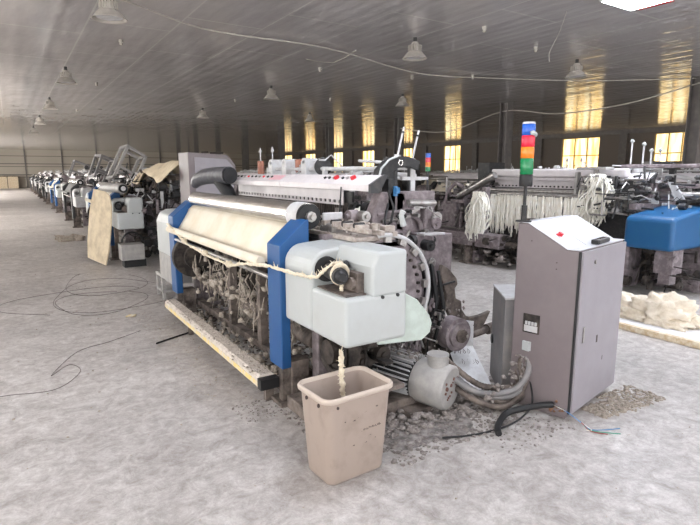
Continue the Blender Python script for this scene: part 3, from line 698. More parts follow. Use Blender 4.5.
def rrect(w, d, r, n=6):
    o = []
    for cx, cy, a0 in ((w / 2 - r, d / 2 - r, 0), (-w / 2 + r, d / 2 - r, PI / 2), (-w / 2 + r, -d / 2 + r, PI), (w / 2 - r, -d / 2 + r, 1.5 * PI)):
        for k in range(n + 1):
            a = a0 + k * PI / 2 / n; o.append((cx + r * math.cos(a), cy + r * math.sin(a)))
    return o
def loft(mb, rings, cap0=True, cap1=False, smooth=True):
    n = len(rings[0]); vs = [v for r_ in rings for v in r_]
    fs = [(i * n + k, i * n + (k + 1) % n, (i + 1) * n + (k + 1) % n, (i + 1) * n + k) for i in range(len(rings) - 1) for k in range(n)]
    mb.add(vs, fs, smooth)
    if cap0: mb.add(rings[0], [list(range(n))])
    if cap1: mb.add(rings[-1], [list(range(n))])
    return mb
bn = thing('waste_bin', 'open beige plastic waste bin on the floor in front of the loom', 'bin', (1.37, 2.17, 0), math.radians(2))
def rr(w, d, r, z): return [(x, y, z) for x, y in rrect(w, d, r)]
mb = MB(); loft(mb, [rr(0.36, 0.28, 0.05, 0.0), rr(0.372, 0.29, 0.055, 0.012), rr(0.425, 0.345, 0.055, 0.40), rr(0.43, 0.35, 0.055, 0.415), rr(0.418, 0.338, 0.05, 0.415), rr(0.365, 0.282, 0.05, 0.02)], True, True)
mb.build('body', binm, bn, merge=True)
mb = MB(); loft(mb, [rr(0.432, 0.352, 0.056, 0.408), rr(0.462, 0.382, 0.07, 0.410), rr(0.466, 0.386, 0.072, 0.425), rr(0.45, 0.37, 0.065, 0.434), rr(0.43, 0.35, 0.055, 0.432), rr(0.418, 0.338, 0.05, 0.412)], False, False)
mb.build('rim', mat('bin_rim', (186, 172, 160), 0.45), bn, merge=True)
mk = MB(); R = random.Random(3)
def face_pt(u_, z_):   # on the near side, following the taper
    yv = -(0.1455 + (0.345 / 2 - 0.145) * (z_ / 0.4)) - 0.0012
    return (u_, yv, z_)
for k in range(16):
    u_ = 0.02 + k * 0.007; zz = 0.235 + R.uniform(-.003, .003); h_ = R.uniform(0.004, 0.012)
    p = [face_pt(u_, zz), face_pt(u_ + 0.004, zz), face_pt(u_ + 0.004, zz + h_), face_pt(u_, zz + h_)]; mk.add(p, [(0, 1, 2, 3)])
for k in range(14):
    u_ = R.uniform(-0.13, 0.13); zz = R.uniform(0.16, 0.34); l = R.uniform(0.004, 0.02)
    mk.add([face_pt(u_, zz), face_pt(u_ + l, zz + R.uniform(-.004, .006)), face_pt(u_ + l, zz + 0.004)], [(0, 1, 2)])
mk.build('scuff_marks', inkm, bn)
rv = MB()
for y in (-0.08, 0.06): rv.cyl((-0.212, y, 0.385), (-0.22, y, 0.385), 0.009, seg=10)
rv.cyl((-0.15, -0.172, 0.385), (-0.15, -0.178, 0.385), 0.007, seg=10)
rv.build('rivet', inkm, bn)

for o_ in bn.children: o_.scale = (0.95, 0.83, 1.10)
# ------------------------------------------------------------------ control cabinet
cb = thing('control_cabinet', 'tall pinkish grey control cabinet with sloped top standing at the right of the front loom', 'cabinet', (2.808, 1.841, 0), math.radians(11.5))
CP = [(0.0, 0.03), (0.0, 1.085), (0.07, 1.085), (0.33, 1.228), (0.40, 1.228), (0.40, 0.03)]
MB().prism(CP, 'x', 0.0, 0.74).box(0.02, 0.72, 0.02, 0.38, 0, 0.03).build('body', cabm, cb, bevel=0.006)
MB().prism([(-0.004, 1.087), (0.068, 1.087), (0.329, 1.231), (0.404, 1.231), (0.404, 1.236), (0.328, 1.236), (0.067, 1.092), (-0.004, 1.092)], 'x', -0.003, 0.743).build('top_panel', topm, cb)
dv = Vector((0, 0.26, 0.143)).normalized(); nv = Vector((0, -dv.z, dv.y))
def ontop(x, s_, h=0.0): return Vector((x, 0.067, 1.092)) + dv * s_ + nv * h
q = [ontop(0.26, 0.0, 0.001), ontop(0.265, 0.0, 0.001), ontop(0.265, 0.28, 0.001), ontop(0.26, 0.28, 0.001)]
MB().add(q, [(0, 1, 2, 3)]).build('panel_seam', inkm, cb)
s0 = ontop(0.13, 0.13)
sw = MB().cyl(s0, s0 + nv * 0.02, 0.016, seg=14).box(s0.x - 0.03, s0.x + 0.03, s0.y - 0.012, s0.y + 0.012, s0.z, s0.z + 0.012)
sw.build('red_switch', redm, cb)
dd = MB().box(0.018, 0.738, -0.022, -0.002, 0.05, 1.078).build('door', doorm, cb, bevel=0.004)
MB().box(0.0, 0.018, -0.010, 0.0, 0.05, 1.08).build('door_gap', rubber, cb)
MB().box(0.09, 0.11, -0.028, -0.022, 0.50, 0.60).build('latch', steel, dd)
MB().cyl((0.20, -0.022, 1.0), (0.20, -0.03, 1.0), 0.012, seg=12).build('lock', steel, dd)
MB().box(0.32, 0.345, -0.0225, -0.0222, 0.45, 0.50).box(0.45, 0.46, -0.0225, -0.0222, 0.3, 0.33).build('scuff_marks', inkm, dd)
bk = MB().box(-0.006, 0.0, 0.165, 0.275, 0.475, 0.60).build('breaker_frame', dusty2, cb, loc=(0, 0.05, 0.045))
MB().box(-0.010, -0.006, 0.175, 0.265, 0.485, 0.525).build('breaker_plate', lightgrey, bk)
for k in range(4): MB().box(-0.014, -0.006, 0.18 + 0.021 * k, 0.194 + 0.021 * k, 0.53, 0.552).build('breaker_toggle', lightgrey, bk)
sc_ = MB()
for y, z in ((0.13, 1.0), (0.13, 0.96), (0.3, 1.12)): sc_.cyl((0.0, y, z), (-0.003, y, z), 0.004, seg=8)
sc_.build('screw', inkm, cb)
rs_ = MB(); R = random.Random(9)
for k in range(12): rs_.blob((-0.002, R.uniform(0.02, 0.12), R.uniform(0.04, 0.12)), R.uniform(0.004, 0.016), k, 1, (0.15, 1, 1))
rs_.build('rust_patch', mat('rust', (130, 96, 74), 0.9), cb)
tw = MB().cyl((0.05, 0.36, 1.236), (0.055, 0.362, 1.47), 0.010, seg=12).cyl((0.05, 0.36, 1.236), (0.05, 0.36, 1.34), 0.018, seg=12).cyl((0.05, 0.36, 1.236), (0.05, 0.36, 1.244), 0.05, seg=20).build('lamp_pole', black, cb, loc=(-0.03, 0.015, 0))
zz = 1.46
for h_, m_, nm in ((0.075, black, 'lamp_base'), (0.10, glassg, 'green_lamp'), (0.07, glasso, 'amber_lamp'), (0.07, glassr, 'red_lamp'), (0.07, glassb, 'blue_lamp')):
    MB().tube([(0.057, 0.363, zz), (0.057, 0.363, zz + 0.004), (0.057, 0.363, zz + h_ - 0.004), (0.057, 0.363, zz + h_)], [0.038, 0.041, 0.041, 0.038], 24).build(nm, m_, tw); zz += h_
MB().cyl((0.057, 0.363, zz), (0.057, 0.363, zz + 0.012), 0.041, 0.036, seg=24).build('lamp_cap', lightgrey, tw)
tp = MB().tube([(0.02, 0.33, 1.785), (0.03, 0.32, 1.79), (0.06, 0.318, 1.78), (0.09, 0.33, 1.775)], [0.012, 0.014, 0.012, 0.008], 8).build('tape', white, tw)
hd_ = thing('handheld_terminal', 'dark grey handheld terminal lying on the sloped cabinet top', 'remote control', (2.808, 1.841, 0), math.radians(11.5))
M = Matrix.Translation((0.42, 0.035, 1.094)) @ Matrix.Rotation(math.radians(4), 4, 'Z')
MB().box(-0.11, 0.11, -0.028, 0.028, 0.0, 0.03, M).build('case', darkp, hd_, bevel=0.008)
MB().box(-0.116, -0.10, -0.02, 0.02, 0.006, 0.026, M).build('end_cap', rubber, hd_)
kb = MB()
for k in range(6): kb.box(-0.04 + 0.022 * k, -0.026 + 0.022 * k, -0.012, 0.012, 0.03, 0.033, M)
kb.build('key', inkm, hd_)

# grey transformer box, white board, cables
gb = thing('transformer_box', 'low dark grey steel box standing half hidden behind the control cabinet', 'box', (3.02, 2.67, 0), math.radians(-38))
MB().box(0, 0.5, -0.45, 0.0, 0.0, 0.70).build('body', boxm, gb, bevel=0.006)
MB().box(-0.004, 0.504, -0.454, 0.004, 0.70, 0.712).build('lit_top', lightgrey, gb)  # box top as a paler slab, the light on it put in the colour
MB().cyl((-0.01, -0.06, 0.30), (0.0, -0.06, 0.30), 0.035, seg=14).build('socket', rubber, gb)
pb = thing('white_board', 'white board with scribbled writing leaning beside the low grey box', 'board', (2.6, 2.5, 0))
A_ = [Vector((-0.03, -0.02, 0.01)), Vector((0.17, -0.10, 0.01)), Vector((0.36, 0.30, 0.19)), Vector((0.20, 0.42, 0.19))]
nb = (A_[1] - A_[0]).cross(A_[3] - A_[0]).normalized()
MB().add(A_ + [v + nb * 0.006 for v in A_], [(0, 1, 2, 3), (4, 5, 6, 7), (0, 1, 5, 4), (1, 2, 6, 5), (2, 3, 7, 6), (3, 0, 4, 7)]).build('panel', paper, pb)
T_ = [A_[3], A_[2], A_[2] + Vector((0.02, 0.02, 0.2)), A_[3] + Vector((0.0, 0.02, 0.22))]
MB().add(T_ + [v + Vector((-0.004, -0.006, 0)) for v in T_], [(0, 1, 2, 3), (4, 5, 6, 7), (0, 1, 5, 4), (1, 2, 6, 5), (2, 3, 7, 6), (3, 0, 4, 7)]).build('back_flap', paper, pb)
wr = MB(); R = random.Random(2)
def onb(u_, v_): return A_[0].lerp(A_[1], u_).lerp(A_[3].lerp(A_[2], u_), v_) + nb * 0.0075
for row, (v0, us) in enumerate(((0.82, (0.15, 0.33, 0.5, 0.68)), (0.58, (0.3, 0.48, 0.66, 0.82)))):
    for u0 in us:
        wr.tube([onb(u0, v0), onb(u0 + R.uniform(.02, .08), v0 + 0.1), onb(u0 + 0.1, v0 + R.uniform(0, .05)), onb(u0 + R.uniform(0, .05), v0 - 0.02)], 0.0024, 5)
wr.build('writing', inkm, pb)
def cable(name, pts, r, m, label, cat='cable', seg=8, ribs=0, sub=6, parent=None):
    P = [Vector(p) for p in pts]; out = []
    for i in range(len(P) - 1):
        p0 = P[max(i - 1, 0)]; p1 = P[i]; p2 = P[i + 1]; p3 = P[min(i + 2, len(P) - 1)]
        for k in range(sub):
            t = k / sub
            out.append(0.5 * ((2 * p1) + (p2 - p0) * t + (2 * p0 - 5 * p1 + 4 * p2 - p3) * t * t + (3 * p1 - p0 - 3 * p2 + p3) * t ** 3))
    out.append(P[-1])
    rs = [r * (1 + (0.14 if ribs and i % 2 else 0)) for i in range(len(out))]
    o = MB().tube(out, rs, seg).build(name, m, parent)
    return tag(o, label, cat) if label else o
cbt = thing('cable_bundle', 'thick dusty bundle of corrugated conduits curving from the motor to the cabinet side', 'cable', (2.78, 2.1, 0))
for k, (dx, dz) in enumerate(((0, 0), (0.03, 0.045), (0.075, 0.01), (-0.02, 0.07), (0.05, 0.09))):
    pts = [(-0.50 + dx, 0.42, 0.26 + dz), (-0.38 + dx, 0.22, 0.10 + dz), (-0.24 + dx, 0.06 + dz, 0.04 + dz), (-0.10 + dx * 0.7, 0.03, 0.08 + dz), (-0.03, 0.02 + dx, 0.20 + dz), (-0.01, 0.06 + dx * 0.4, 0.34 + dz * 0.6)]
    cable('conduit', pts, 0.019, dusty if k % 2 == 0 else boxm, None, ribs=1, sub=14, parent=cbt)
lb = MB(); R = random.Random(41)
for k in range(50):
    t = R.random(); lb.blob((-0.36 + 0.36 * t + R.uniform(-.03, .04), 0.14 - 0.1 * t + R.uniform(-.05, .05), 0.06 + 0.25 * t * t + R.uniform(0, .06)), R.uniform(0.006, 0.02), k, 1, (1, 1, 1), 0.7, 3)
for k in range(70): lb.blob((-0.03 + R.uniform(-.02, .02), R.uniform(0.02, 0.10), R.uniform(0.12, 0.36)), R.uniform(0.004, 0.012), k, 1, (1, 1, 1), 0.9, 3)
tag(lb.build('lint', greylint, cbt), kind='stuff')
MB().box(-0.05, 0.0, 0.0, 0.05, 0.40, 0.46).build('plug', white, cbt)
pc = cable('power_cable', [(2.30, 1.94, 0.02), (2.36, 2.0, 0.03), (2.5, 2.06, 0.045), (2.6, 2.02, 0.07), (2.70, 1.96, 0.09), (2.775, 1.925, 0.09)], 0.02, rubber, 'thick black cable running across the floor to the foot of the control cabinet')
for m_, e in ((redwire, (2.86, 1.60, 0.008)), (greenwire, (2.93, 1.56, 0.008)), (bluewire, (2.99, 1.60, 0.008)), (yarnm, (2.80, 1.70, 0.008))):
    cable('wire_end', [(2.775, 1.925, 0.09), (2.80, 1.84, 0.07), (2.84, 1.76, 0.02), (2.80 + R.uniform(-.02, .04), 1.68, 0.008), e], 0.0028, m_, None, parent=pc)
cable('control_wire', [(2.775, 2.16, 0.36), (2.765, 2.1, 0.2), (2.70, 2.02, 0.1), (2.6, 1.98, 0.06), (2.45, 1.99, 0.012), (2.2, 2.02, 0.01), (2.0, 2.1, 0.01)], 0.006, rubber, 'thin black wire hanging down the cabinet side and running along the floor')

# ------------------------------------------------------------------ floor litter
R = random.Random(77)
def scatter(name, label, regions, m, big=False):
    mb = MB(); k = 0
    for (x0, x1, y0, y1, n_, s0_, s1_) in regions:
        for _ in range(n_ * 3):
            k += 1; x = R.uniform(x0, x1); y = R.uniform(y0, y1); s_ = s0_ + (s1_ - s0_) * R.random() ** 2.2 * 0.75
            mb.blob((x, y, s_ * 0.2), s_, k, 1, (1, 1, 0.5), 0.9, 3)
    return tag(mb.build(name, m), label, 'lint', kind='stuff')
scatter('floor_lint', 'grey lint and fluff scattered on the floor around the motor and bin',
        [(1.6, 2.6, 2.0, 2.6, 260, 0.006, 0.026), (1.35, 1.9, 2.6, 3.0, 60, 0.006, 0.02), (2.2, 2.8, 1.75, 2.1, 60, 0.004, 0.014), (2.4, 3.0, 2.5, 3.2, 60, 0.006, 0.03), (1.1, 1.5, 2.9, 3.2, 60, 0.004, 0.012)], greylint)
scatter('floor_lint', 'crumbly beige lint heaped on the floor by the cabinet door', [(3.05, 3.4, 1.72, 1.9, 130, 0.006, 0.024), (3.3, 3.7, 1.68, 1.95, 110, 0.006, 0.022)], lintm)
scatter('floor_lint', 'fine white fluff specks spread over the open concrete floor', [(0.4, 3.6, 1.0, 6.0, 220, 0.002, 0.007), (-1.0, 1.2, 3, 12, 160, 0.003, 0.012), (1.0, 1.38, 3.2, 6.0, 160, 0.003, 0.010)], lintm)
scatter('floor_lint', 'long strip of dark dust and fluff lying under the front loom', [(1.5, 2.6, 3.0, 6.2, 380, 0.012, 0.045)], dusty)
scatter('floor_lint', 'beige heap of lint on the aisle floor beside the third loom of the left row', [(0.85, 1.3, 13.3, 14.2, 70, 0.05, 0.13)], lintm)
lp = MB(); R = random.Random(15)
for (cx, cy, rx, ry, a0, a1) in ((1.0, 7.2, 0.7, 1.0, 0, 5.6), (0.8, 6.8, 0.5, 0.6, 1, 7), (1.0, 8.0, 0.5, 0.9, 2, 6.8), (0.6, 7.0, 0.8, 0.7, 0.5, 4.2)):
    pts = []
    for k in range(40):
        a_ = a0 + (a1 - a0) * k / 39; w__ = 1 + 0.1 * math.sin(3 * a_ + cx * 9)
        pts.append((cx + rx * w__ * math.cos(a_), cy + ry * w__ * math.sin(a_), 0.006))
    lp.tube(pts, 0.0022, 5)
tag(lp.build('loose_wire', inkm), 'tangled loops of thin dark wire on the floor left of the front loom', 'wire')
cable('loose_wire', [(-0.6, 4.2, 0.004), (-0.19, 4.21, 0.004), (0.136, 4.14, 0.004), (0.33, 4.43, 0.004), (0.27, 4.64, 0.004), (0.13, 4.45, 0.004), (0.36, 4.95, 0.004), (0.64, 5.1, 0.004), (0.95, 5.3, 0.004)], 0.0018, inkm, 'single thin looping wire on the near left floor', 'wire')
tag(MB().tube([(0.99, 4.80, 0.008), (1.2, 4.9, 0.010), (1.34, 4.97, 0.008)], 0.008, 6).build('stick', rubber), 'short black rod on the floor against the foot rail', 'stick')
tag(MB().blob((1.62, 9.2, 0.03), 0.05, 3, 2, (1, 1, 0.6)).build('yarn_scrap', canvas), 'small beige scrap of cloth on the floor by the second loom', 'scrap')
tag(MB().blob((0.98, 5.9, 0.012), 0.045, 8, 2, (1.2, 0.7, 0.35)).build('yarn_scrap', woody), 'small yellow scrap on the floor left of the foot rail end', 'scrap')

st_ = MB(); R = random.Random(6); n_ = 40; ring_ = []
for k in range(n_):
    a_ = 2 * PI * k / n_; w__ = 1 + 0.22 * noise.noise(Vector((math.cos(a_) * 2, math.sin(a_) * 2, 3))) + R.uniform(-.05, .05)
    ring_.append((2.02 + 0.42 * w__ * math.cos(a_), 2.42 + 0.34 * w__ * math.sin(a_), 0.002))
st_.add(ring_, [list(range(n_))])
tag(st_.build('oil_stain', mat('dark_oily_dust', (92, 86, 84), 0.7, col2=(150, 144, 140), scale=14, lo=0.4, hi=0.62)), 'dark oily dust stain on the floor between the bin and the motor', 'stain')
# ------------------------------------------------------------------ left row extras
def sheet(nx, ny, f, m, name, th=0.006, parent=None):
    vs = [f(i / nx, j / ny) for i in range(nx + 1) for j in range(ny + 1)]
    fs = [(i * (ny + 1) + j, i * (ny + 1) + j + 1, (i + 1) * (ny + 1) + j + 1, (i + 1) * (ny + 1) + j) for i in range(nx) for j in range(ny)]
    o = MB().add(vs, fs, True).build(name, m, parent); s_ = o.modifiers.new('thick', 'SOLIDIFY'); s_.thickness = th
    return o
pts = [(0.02, 0.0), (-0.03, 0.3), (-0.01, 0.7), (0.03, 1.0), (0.12, 1.16), (0.27, 1.21), (0.62, 1.20), (0.68, 0.8), (0.66, 0.3), (0.60, 0.0)]
bd = MB(); bd.prism(pts, 'x', -0.012, 0.012)
bo = bd.build('canvas_board', canvas, None, bevel=0.005); bo.location = (1.24, 9.45, 0.0); bo.rotation_euler = (math.radians(8), math.radians(6), math.radians(22))
tag(bo, 'tall rounded beige canvas board leaning on the blue post of the second loom', 'board')
def canv(u_, v_):
    y = 8.15 + u_ * 3.25; x = 1.95 + v_ * 0.9 - 0.1 * u_
    z = 1.66 + 0.05 * math.sin(u_ * 5.0 + 1) + 0.035 * noise.noise(Vector((u_ * 9, v_ * 5, 1))) * 2 - 0.25 * (v_ - 0.4) ** 2 * 2
    if u_ > 0.72: z -= (u_ - 0.72) ** 0.9 * 1.7
    if v_ < 0.3: z -= (0.3 - v_) * (0.5 + 0.3 * math.sin(u_ * 13))
    return (x + 0.04 * noise.noise(Vector((u_ * 7, v_ * 3, 9))), y, z)
tag(sheet(40, 14, canv, canvas, 'canvas_sheet'), 'crumpled beige canvas draped over the top of the second loom', 'cloth')
g = thing('cloth_roll', 'pale grey roll with a dark end lying across the second loom', 'roll', (1.62, 9.7, 1.27))
MB().cyl((0, 0, 0), (-0.15, 1.1, 0), 0.085, seg=28).build('roll', greym, g)
MB().cyl((0.003, -0.02, 0), (0, 0.002, 0), 0.072, seg=24).build('end_disc', black, g)
MB().cyl((0.003, -0.03, 0), (0.003, -0.019, 0), 0.04, seg=16).build('hub', lightgrey, g)
g = thing('motor_box', 'grey metal motor box on the floor below the second loom end cover', 'box', (1.42, 9.05, 0))
MB().box(0, 0.36, 0, 0.30, 0.12, 0.38).build('body', greym, g, bevel=0.01)
MB().box(0.04, 0.38, 0.04, 0.28, 0, 0.12).build('foot', rubber, g)
MB().ring((0.18, 0.02, 0.42), 'y', 0.16, 0.015, 24, 6, 0, PI).build('cable_loop', rubber, g)
def frame(name, label, c, w_, h_, d_, rot, m=lightgrey, group=None):
    r_ = thing(name, label, 'frame', c, 0, group); r_.rotation_euler = rot
    t_ = 0.055
    for y in (0, d_):
        mb = MB().box(0, t_, y, y + t_, 0, h_).box(w_, w_ + t_, y, y + t_, 0, h_).box(0, w_ + t_, y, y + t_, h_, h_ + t_).box(0, w_, y, y + t_, h_ * 0.35, h_ * 0.35 + t_)
        mb.build('side_bars', m, r_, bevel=0.003)
    mb = MB().box(0, t_, 0, d_, h_, h_ + t_).box(w_, w_ + t_, 0, d_, h_, h_ + t_).box(0, t_, 0, d_, 0, t_)
    mb.build('cross_bars', m, r_, bevel=0.003)
    return r_
frame('steel_frame', 'light grey steel stand frame tipped on its side on top of the second loom', (1.75, 11.5, 1.45), 0.42, 0.72, 0.3, (math.radians(-8), math.radians(30), math.radians(12)), greym)
frame('steel_frame', 'small grey steel frame tipped over on top of the third loom', (1.9, 15.6, 1.42), 0.4, 0.6, 0.5, (0, math.radians(22), math.radians(10)), boxm)
frame('steel_frame', 'grey steel frame tipped over on top of the fourth loom', (1.9, 22.5, 1.4), 0.5, 0.6, 0.6, (0, math.radians(22), 0), boxm)
g = thing('electric_cabinet', 'tall pinkish cabinet with a sloped corner standing between the front and second looms', 'cabinet', (2.16, 7.6, 0), 0)
MB().prism([(0, 0.04), (0, 1.83), (0.58, 1.80), (0.70, 1.66), (0.70, 0.04)], 'y', 0.0, 0.5).box(0.02, 0.68, 0.02, 0.48, 0, 0.04).build('body', cabm, g, bevel=0.008)
MB().prism([(0.09, 0.1), (0.09, 1.76), (0.56, 1.735), (0.66, 1.63), (0.66, 0.1)], 'y', -0.012, 0.0).build('door', doorm, g, bevel=0.003)
MB().cyl((0.2, 0.0, 1.825), (0.3, 0.02, 1.835), 0.012, seg=8).cyl((0.33, 0.03, 1.825), (0.52, 0.0, 1.825), 0.014, seg=8).build('cable', dusty2, g)
works(loom2, ('top_linkage', 'top_rods', 'top_fittings'), (darkp, dusty, black), (1.9, 2.6, 9.4, 12.8, 1.15, 1.5), 50, 51, 1.2, (-1.4, -10.0, 0))
works(loom2, ('side_linkage', 'side_fittings'), (lightgrey, pink), (1.75, 2.4, 9.25, 9.9, 0.7, 1.35), 16, 257, 1.1, (-1.4, -10.0, 0))
works(loom2, ('drive_linkage', 'drive_rods'), (dusty2, black), (1.9, 2.7, 9.3, 9.9, 0.1, 1.2), 50, 57, 1.2, (-1.4, -10.0, 0))
mb = clutter(MB(), 1.9, 2.8, 15.8, 19.5, 1.2, 1.7, 60, 52, 1.3)
o = tag(mb.build('top_linkage', darkp, loom3, loc=(-1.4, -16.5, 0)), kind='stuff')

# ------------------------------------------------------------------ across the aisle
X2 = 6.47; Y2 = 3.75
def loc2(v): return v
bc = MB().prism([(0.03, 0.61), (0.03, 0.98), (0.10, 1.02), (0.95, 1.12), (1.05, 1.10), (1.05, 0.61)], 'y', -0.68, -0.08).build('blue_end_cover', blue2, r2, bevel=0.05, segs=4)
MB().cyl((0.3, -0.4, 1.04), (0.3, -0.4, 1.055), 0.012, seg=8).build('bolt', black, bc)
MB().box(0.25, 0.5, -0.6, -0.38, 0.3, 0.62).cyl((0.3, -0.62, 0.45), (0.3, -0.58, 0.45), 0.09, seg=20).box(0.3, 0.46, -0.56, -0.42, 0.16, 0.3).build('gear_housing', pink, r2)
mb = clutter(MB(), 0.2, 1.1, -0.75, 0.1, 0.08, 0.6, 60, 61, 1.2); tag(mb.build('drive_linkage', dusty2, r2), kind='stuff')
MB().box(0.9, 1.5, -0.8, -0.35, 0.18, 0.55).box(0.95, 1.45, -0.82, -0.3, 0.58, 0.64).build('motor_block', darkp, r2, bevel=0.02)
MB().box(0.55, 0.6, -0.1, 2.8, 0.1, 1.0).build('shade_sheet', black, r2)  # black sheet added to darken the inside like shade
# hanging warp yarns in front of the hood
R = random.Random(8); hy = MB()
for k in range(190):
    y = 0.72 + 1.75 * k / 189 + R.uniform(-.01, .01); x = 0.40 + R.uniform(-.03, .03); zb = R.uniform(0.5, 0.72)
    if R.random() < 0.12: zb -= 0.15
    pts = [(x, y, 1.19)]
    for j in range(1, 7): pts.append((x + R.uniform(-.012, .012), y + R.uniform(-.012, .012), 1.19 + (zb - 1.19) * j / 6))
    hy.tube(pts, [0.006, 0.013, 0.013, 0.012, 0.011, 0.010, 0.003], 5)
tag(hy.build('hanging_warp_yarn', yarnm, r2), 'white cut warp yarns hanging in a fringe', kind='stuff')
MB().cyl((0.40, 0.1, 1.2), (0.40, 2.75, 1.2), 0.03, seg=14).cyl((0.5, 0.1, 1.25), (0.5, 2.75, 1.25), 0.04, seg=14).build('front_bar', steel, r2)
MB().box(0.62, 0.76, 0.3, 2.7, 1.47, 1.60).build('warp_pack', hoodm, r2, bevel=0.03, segs=3)
# drapes of tangled yarn
def tangle(cx, cy, z0, z1, w_, seed, nstr=70):
    R = random.Random(seed); mb = MB()
    for k in range(nstr):
        ox = R.gauss(0, w_ * 0.25); oy = R.gauss(0, w_ * 0.4); zb = z1 + R.uniform(0, (z0 - z1) * 0.4); ph = R.uniform(0, 6); am = R.uniform(0.01, 0.04); pts = []
        n = 12
        for j in range(n):
            t_ = j / (n - 1); sp = 0.45 + 0.75 * math.sin(t_ * 2.4)
            pts.append((cx + ox * sp + am * math.sin(ph + 9 * t_), cy + oy * sp + am * math.cos(ph * 1.7 + 8 * t_) - 0.04 * math.sin(5 * t_), z0 + (zb - z0) * t_ + R.uniform(-.01, .01)))
        mb.tube(pts, [0.004] + [R.uniform(0.006, 0.011)] * (n - 2) + [0.003], 5)
    return mb
tag(tangle(6.85, 4.30, 1.52, 0.78, 0.22, 4, 110).build('yarn_tangle', yarnm), 'pale yellow tangle of yarn hanging right of the white warp fringe', 'yarn')
tag(tangle(6.62, 6.28, 1.22, 0.36, 0.22, 5, 150).build('yarn_tangle', yarnm), 'cream tangle of yarn hanging left of the white warp fringe', 'yarn')
# cast frame at the far end of that loom, spring duct, levers
cf = MB().box(0.10, 0.42, 2.0, 3.75, 0.30, 0.52).box(0.08, 0.12, 2.1, 3.6, 0.40, 0.43).box(0.3, 0.5, 3.2, 3.7, 0.56, 1.0).box(0.3, 0.6, 2.5, 2.9, 0.9, 1.02).box(0.25, 0.35, 2.45, 2.55, 0.2, 1.3).box(0.6, 0.8, 3.3, 3.6, 0.56, 1.25)
for y in (2.9, 3.05, 3.2): cf.box(0.28, 0.34, y, y + 0.05, 0.56, 0.85)
cf.box(0.1, 0.5, 3.5, 3.62, 0.0, 0.34).box(0.15, 0.5, 2.55, 2.7, 0.0, 0.34)
cf.build('end_casting', pink, r2, bevel=0.012)
MB().tube([(0.3, 3.5, 1.0), (0.32, 3.4, 1.25), (0.34, 3.25, 1.36), (0.36, 3.1, 1.28)], 0.035, 12).box(0.3, 0.36, 3.0, 3.35, 1.0, 1.06).build('crank_arm', pink, r2)
sp = MB(); p0 = Vector((0.42, 3.3, 1.10)); p1 = Vector((0.42, 2.42, 1.50))
pts = [p0.lerp(p1, k / 40) for k in range(41)]
sp.tube(pts, [0.07 if k % 2 else 0.055 for k in range(41)], 14); sp.build('spring_duct', steel, r2)
works(r2, ('drive_linkage', 'drive_rods', 'drive_fittings'), (pink, black, steel), (0.2, 0.9, 2.4, 3.8, 0.5, 1.35), 50, 62, 0.9)
works(r2, ('head_linkage', 'head_rods', 'head_fittings'), (darkp, black, steel), (0.2, 0.7, -0.1, 0.75, 0.95, 1.5), 40, 63, 0.9)
mb = MB()
for y, zt in ((0.62, 1.62), (0.9, 1.55)): mb.prism([(0.42, 1.0), (0.44, zt), (0.52, zt), (0.56, 1.0)], 'y', y, y + 0.04)
mb.box(0.40, 0.60, 0.45, 0.9, 1.58, 1.62).build('hook_arm', greym, r2, bevel=0.006)
# clutter at the base with lint
R = random.Random(64); mb = MB()
for k in range(120): mb.blob((R.uniform(0.1, 0.9), R.uniform(1.2, 3.9), R.uniform(0.03, 0.32)), R.uniform(0.03, 0.09), k, 1, (1, 1.3, 0.8), 0.7, 3)
tag(mb.build('lint_clumps', greylint, r2), kind='stuff')
mb = clutter(MB(), 0.1, 0.6, 0.6, 2.6, 0.05, 0.5, 70, 65, 1.3); tag(mb.build('lower_linkage', dusty2, r2), kind='stuff')
# right part: yarn feeder unit with white headed posts
FO = (7.5 - X2, 3.6 - Y2, 0)
MB().prism([(0.0, 1.20), (0.0, 1.62), (0.06, 1.68), (0.3, 1.70), (0.3, 1.66), (0.08, 1.62), (0.05, 1.2)], 'x', -0.02, 0.04).build('feeder_hoop', black, r2, bevel=0.005, loc=FO)
for y, zt in ((0.62, 1.98), (0.45, 1.93), (0.34, 1.84), (0.22, 1.84)):
    p = MB().cyl((0.0, y, 1.66), (0.0, y, zt), 0.012, seg=8).build('feeder_post', lightgrey, r2, loc=FO)
    MB().tube([(0, y, zt - 0.02), (0, y, zt), (0, y, zt + 0.03)], [0.012, 0.032, 0.014], 12).build('post_head', white, p)
MB().cyl((-0.1, 0.45, 1.42), (-0.1, 0.45, 1.60), 0.07, seg=22).tube([(0, 0.3, 1.5), (0, 0.0, 1.5), (0, -0.4, 1.42)], 0.03, 12).build('feeder_drum', lightgrey, r2, loc=FO)
MB().box(-0.12, 0.1, -0.6, 0.7, 1.34, 1.40).box(-0.1, 0.08, -0.4, 0.7, 1.60, 1.655).box(-0.1, 0.1, 0.0, 0.5, 1.0, 1.34).box(-0.15, 0.15, -0.5, 0.6, 0, 1.0).build('feeder_body', pink, r2, bevel=0.01, loc=FO)
MB().box(-0.13, -0.09, -0.8, -0.1, 1.22, 1.30).cyl((-0.14, -0.8, 1.26), (-0.14, 0.5, 1.26), 0.035, seg=14).build('front_roller', steel, r2, loc=FO)
works(r2, ('feeder_linkage', 'feeder_rods', 'feeder_fittings'), (darkp, black, lightgrey), (-0.45, 0.0, -1.2, 0.8, 1.0, 1.5), 45, 66, 0.8, FO)
tag(MB().prism([(0, 1.18), (0.16, 1.42), (0.24, 1.42), (0.12, 1.18)], 'x', 7.3, 7.34).build('arm_bracket', lightgrey), 'pale grey slanted arm beside the yarn feeder', 'arm').location = (0, 3.35, 0)
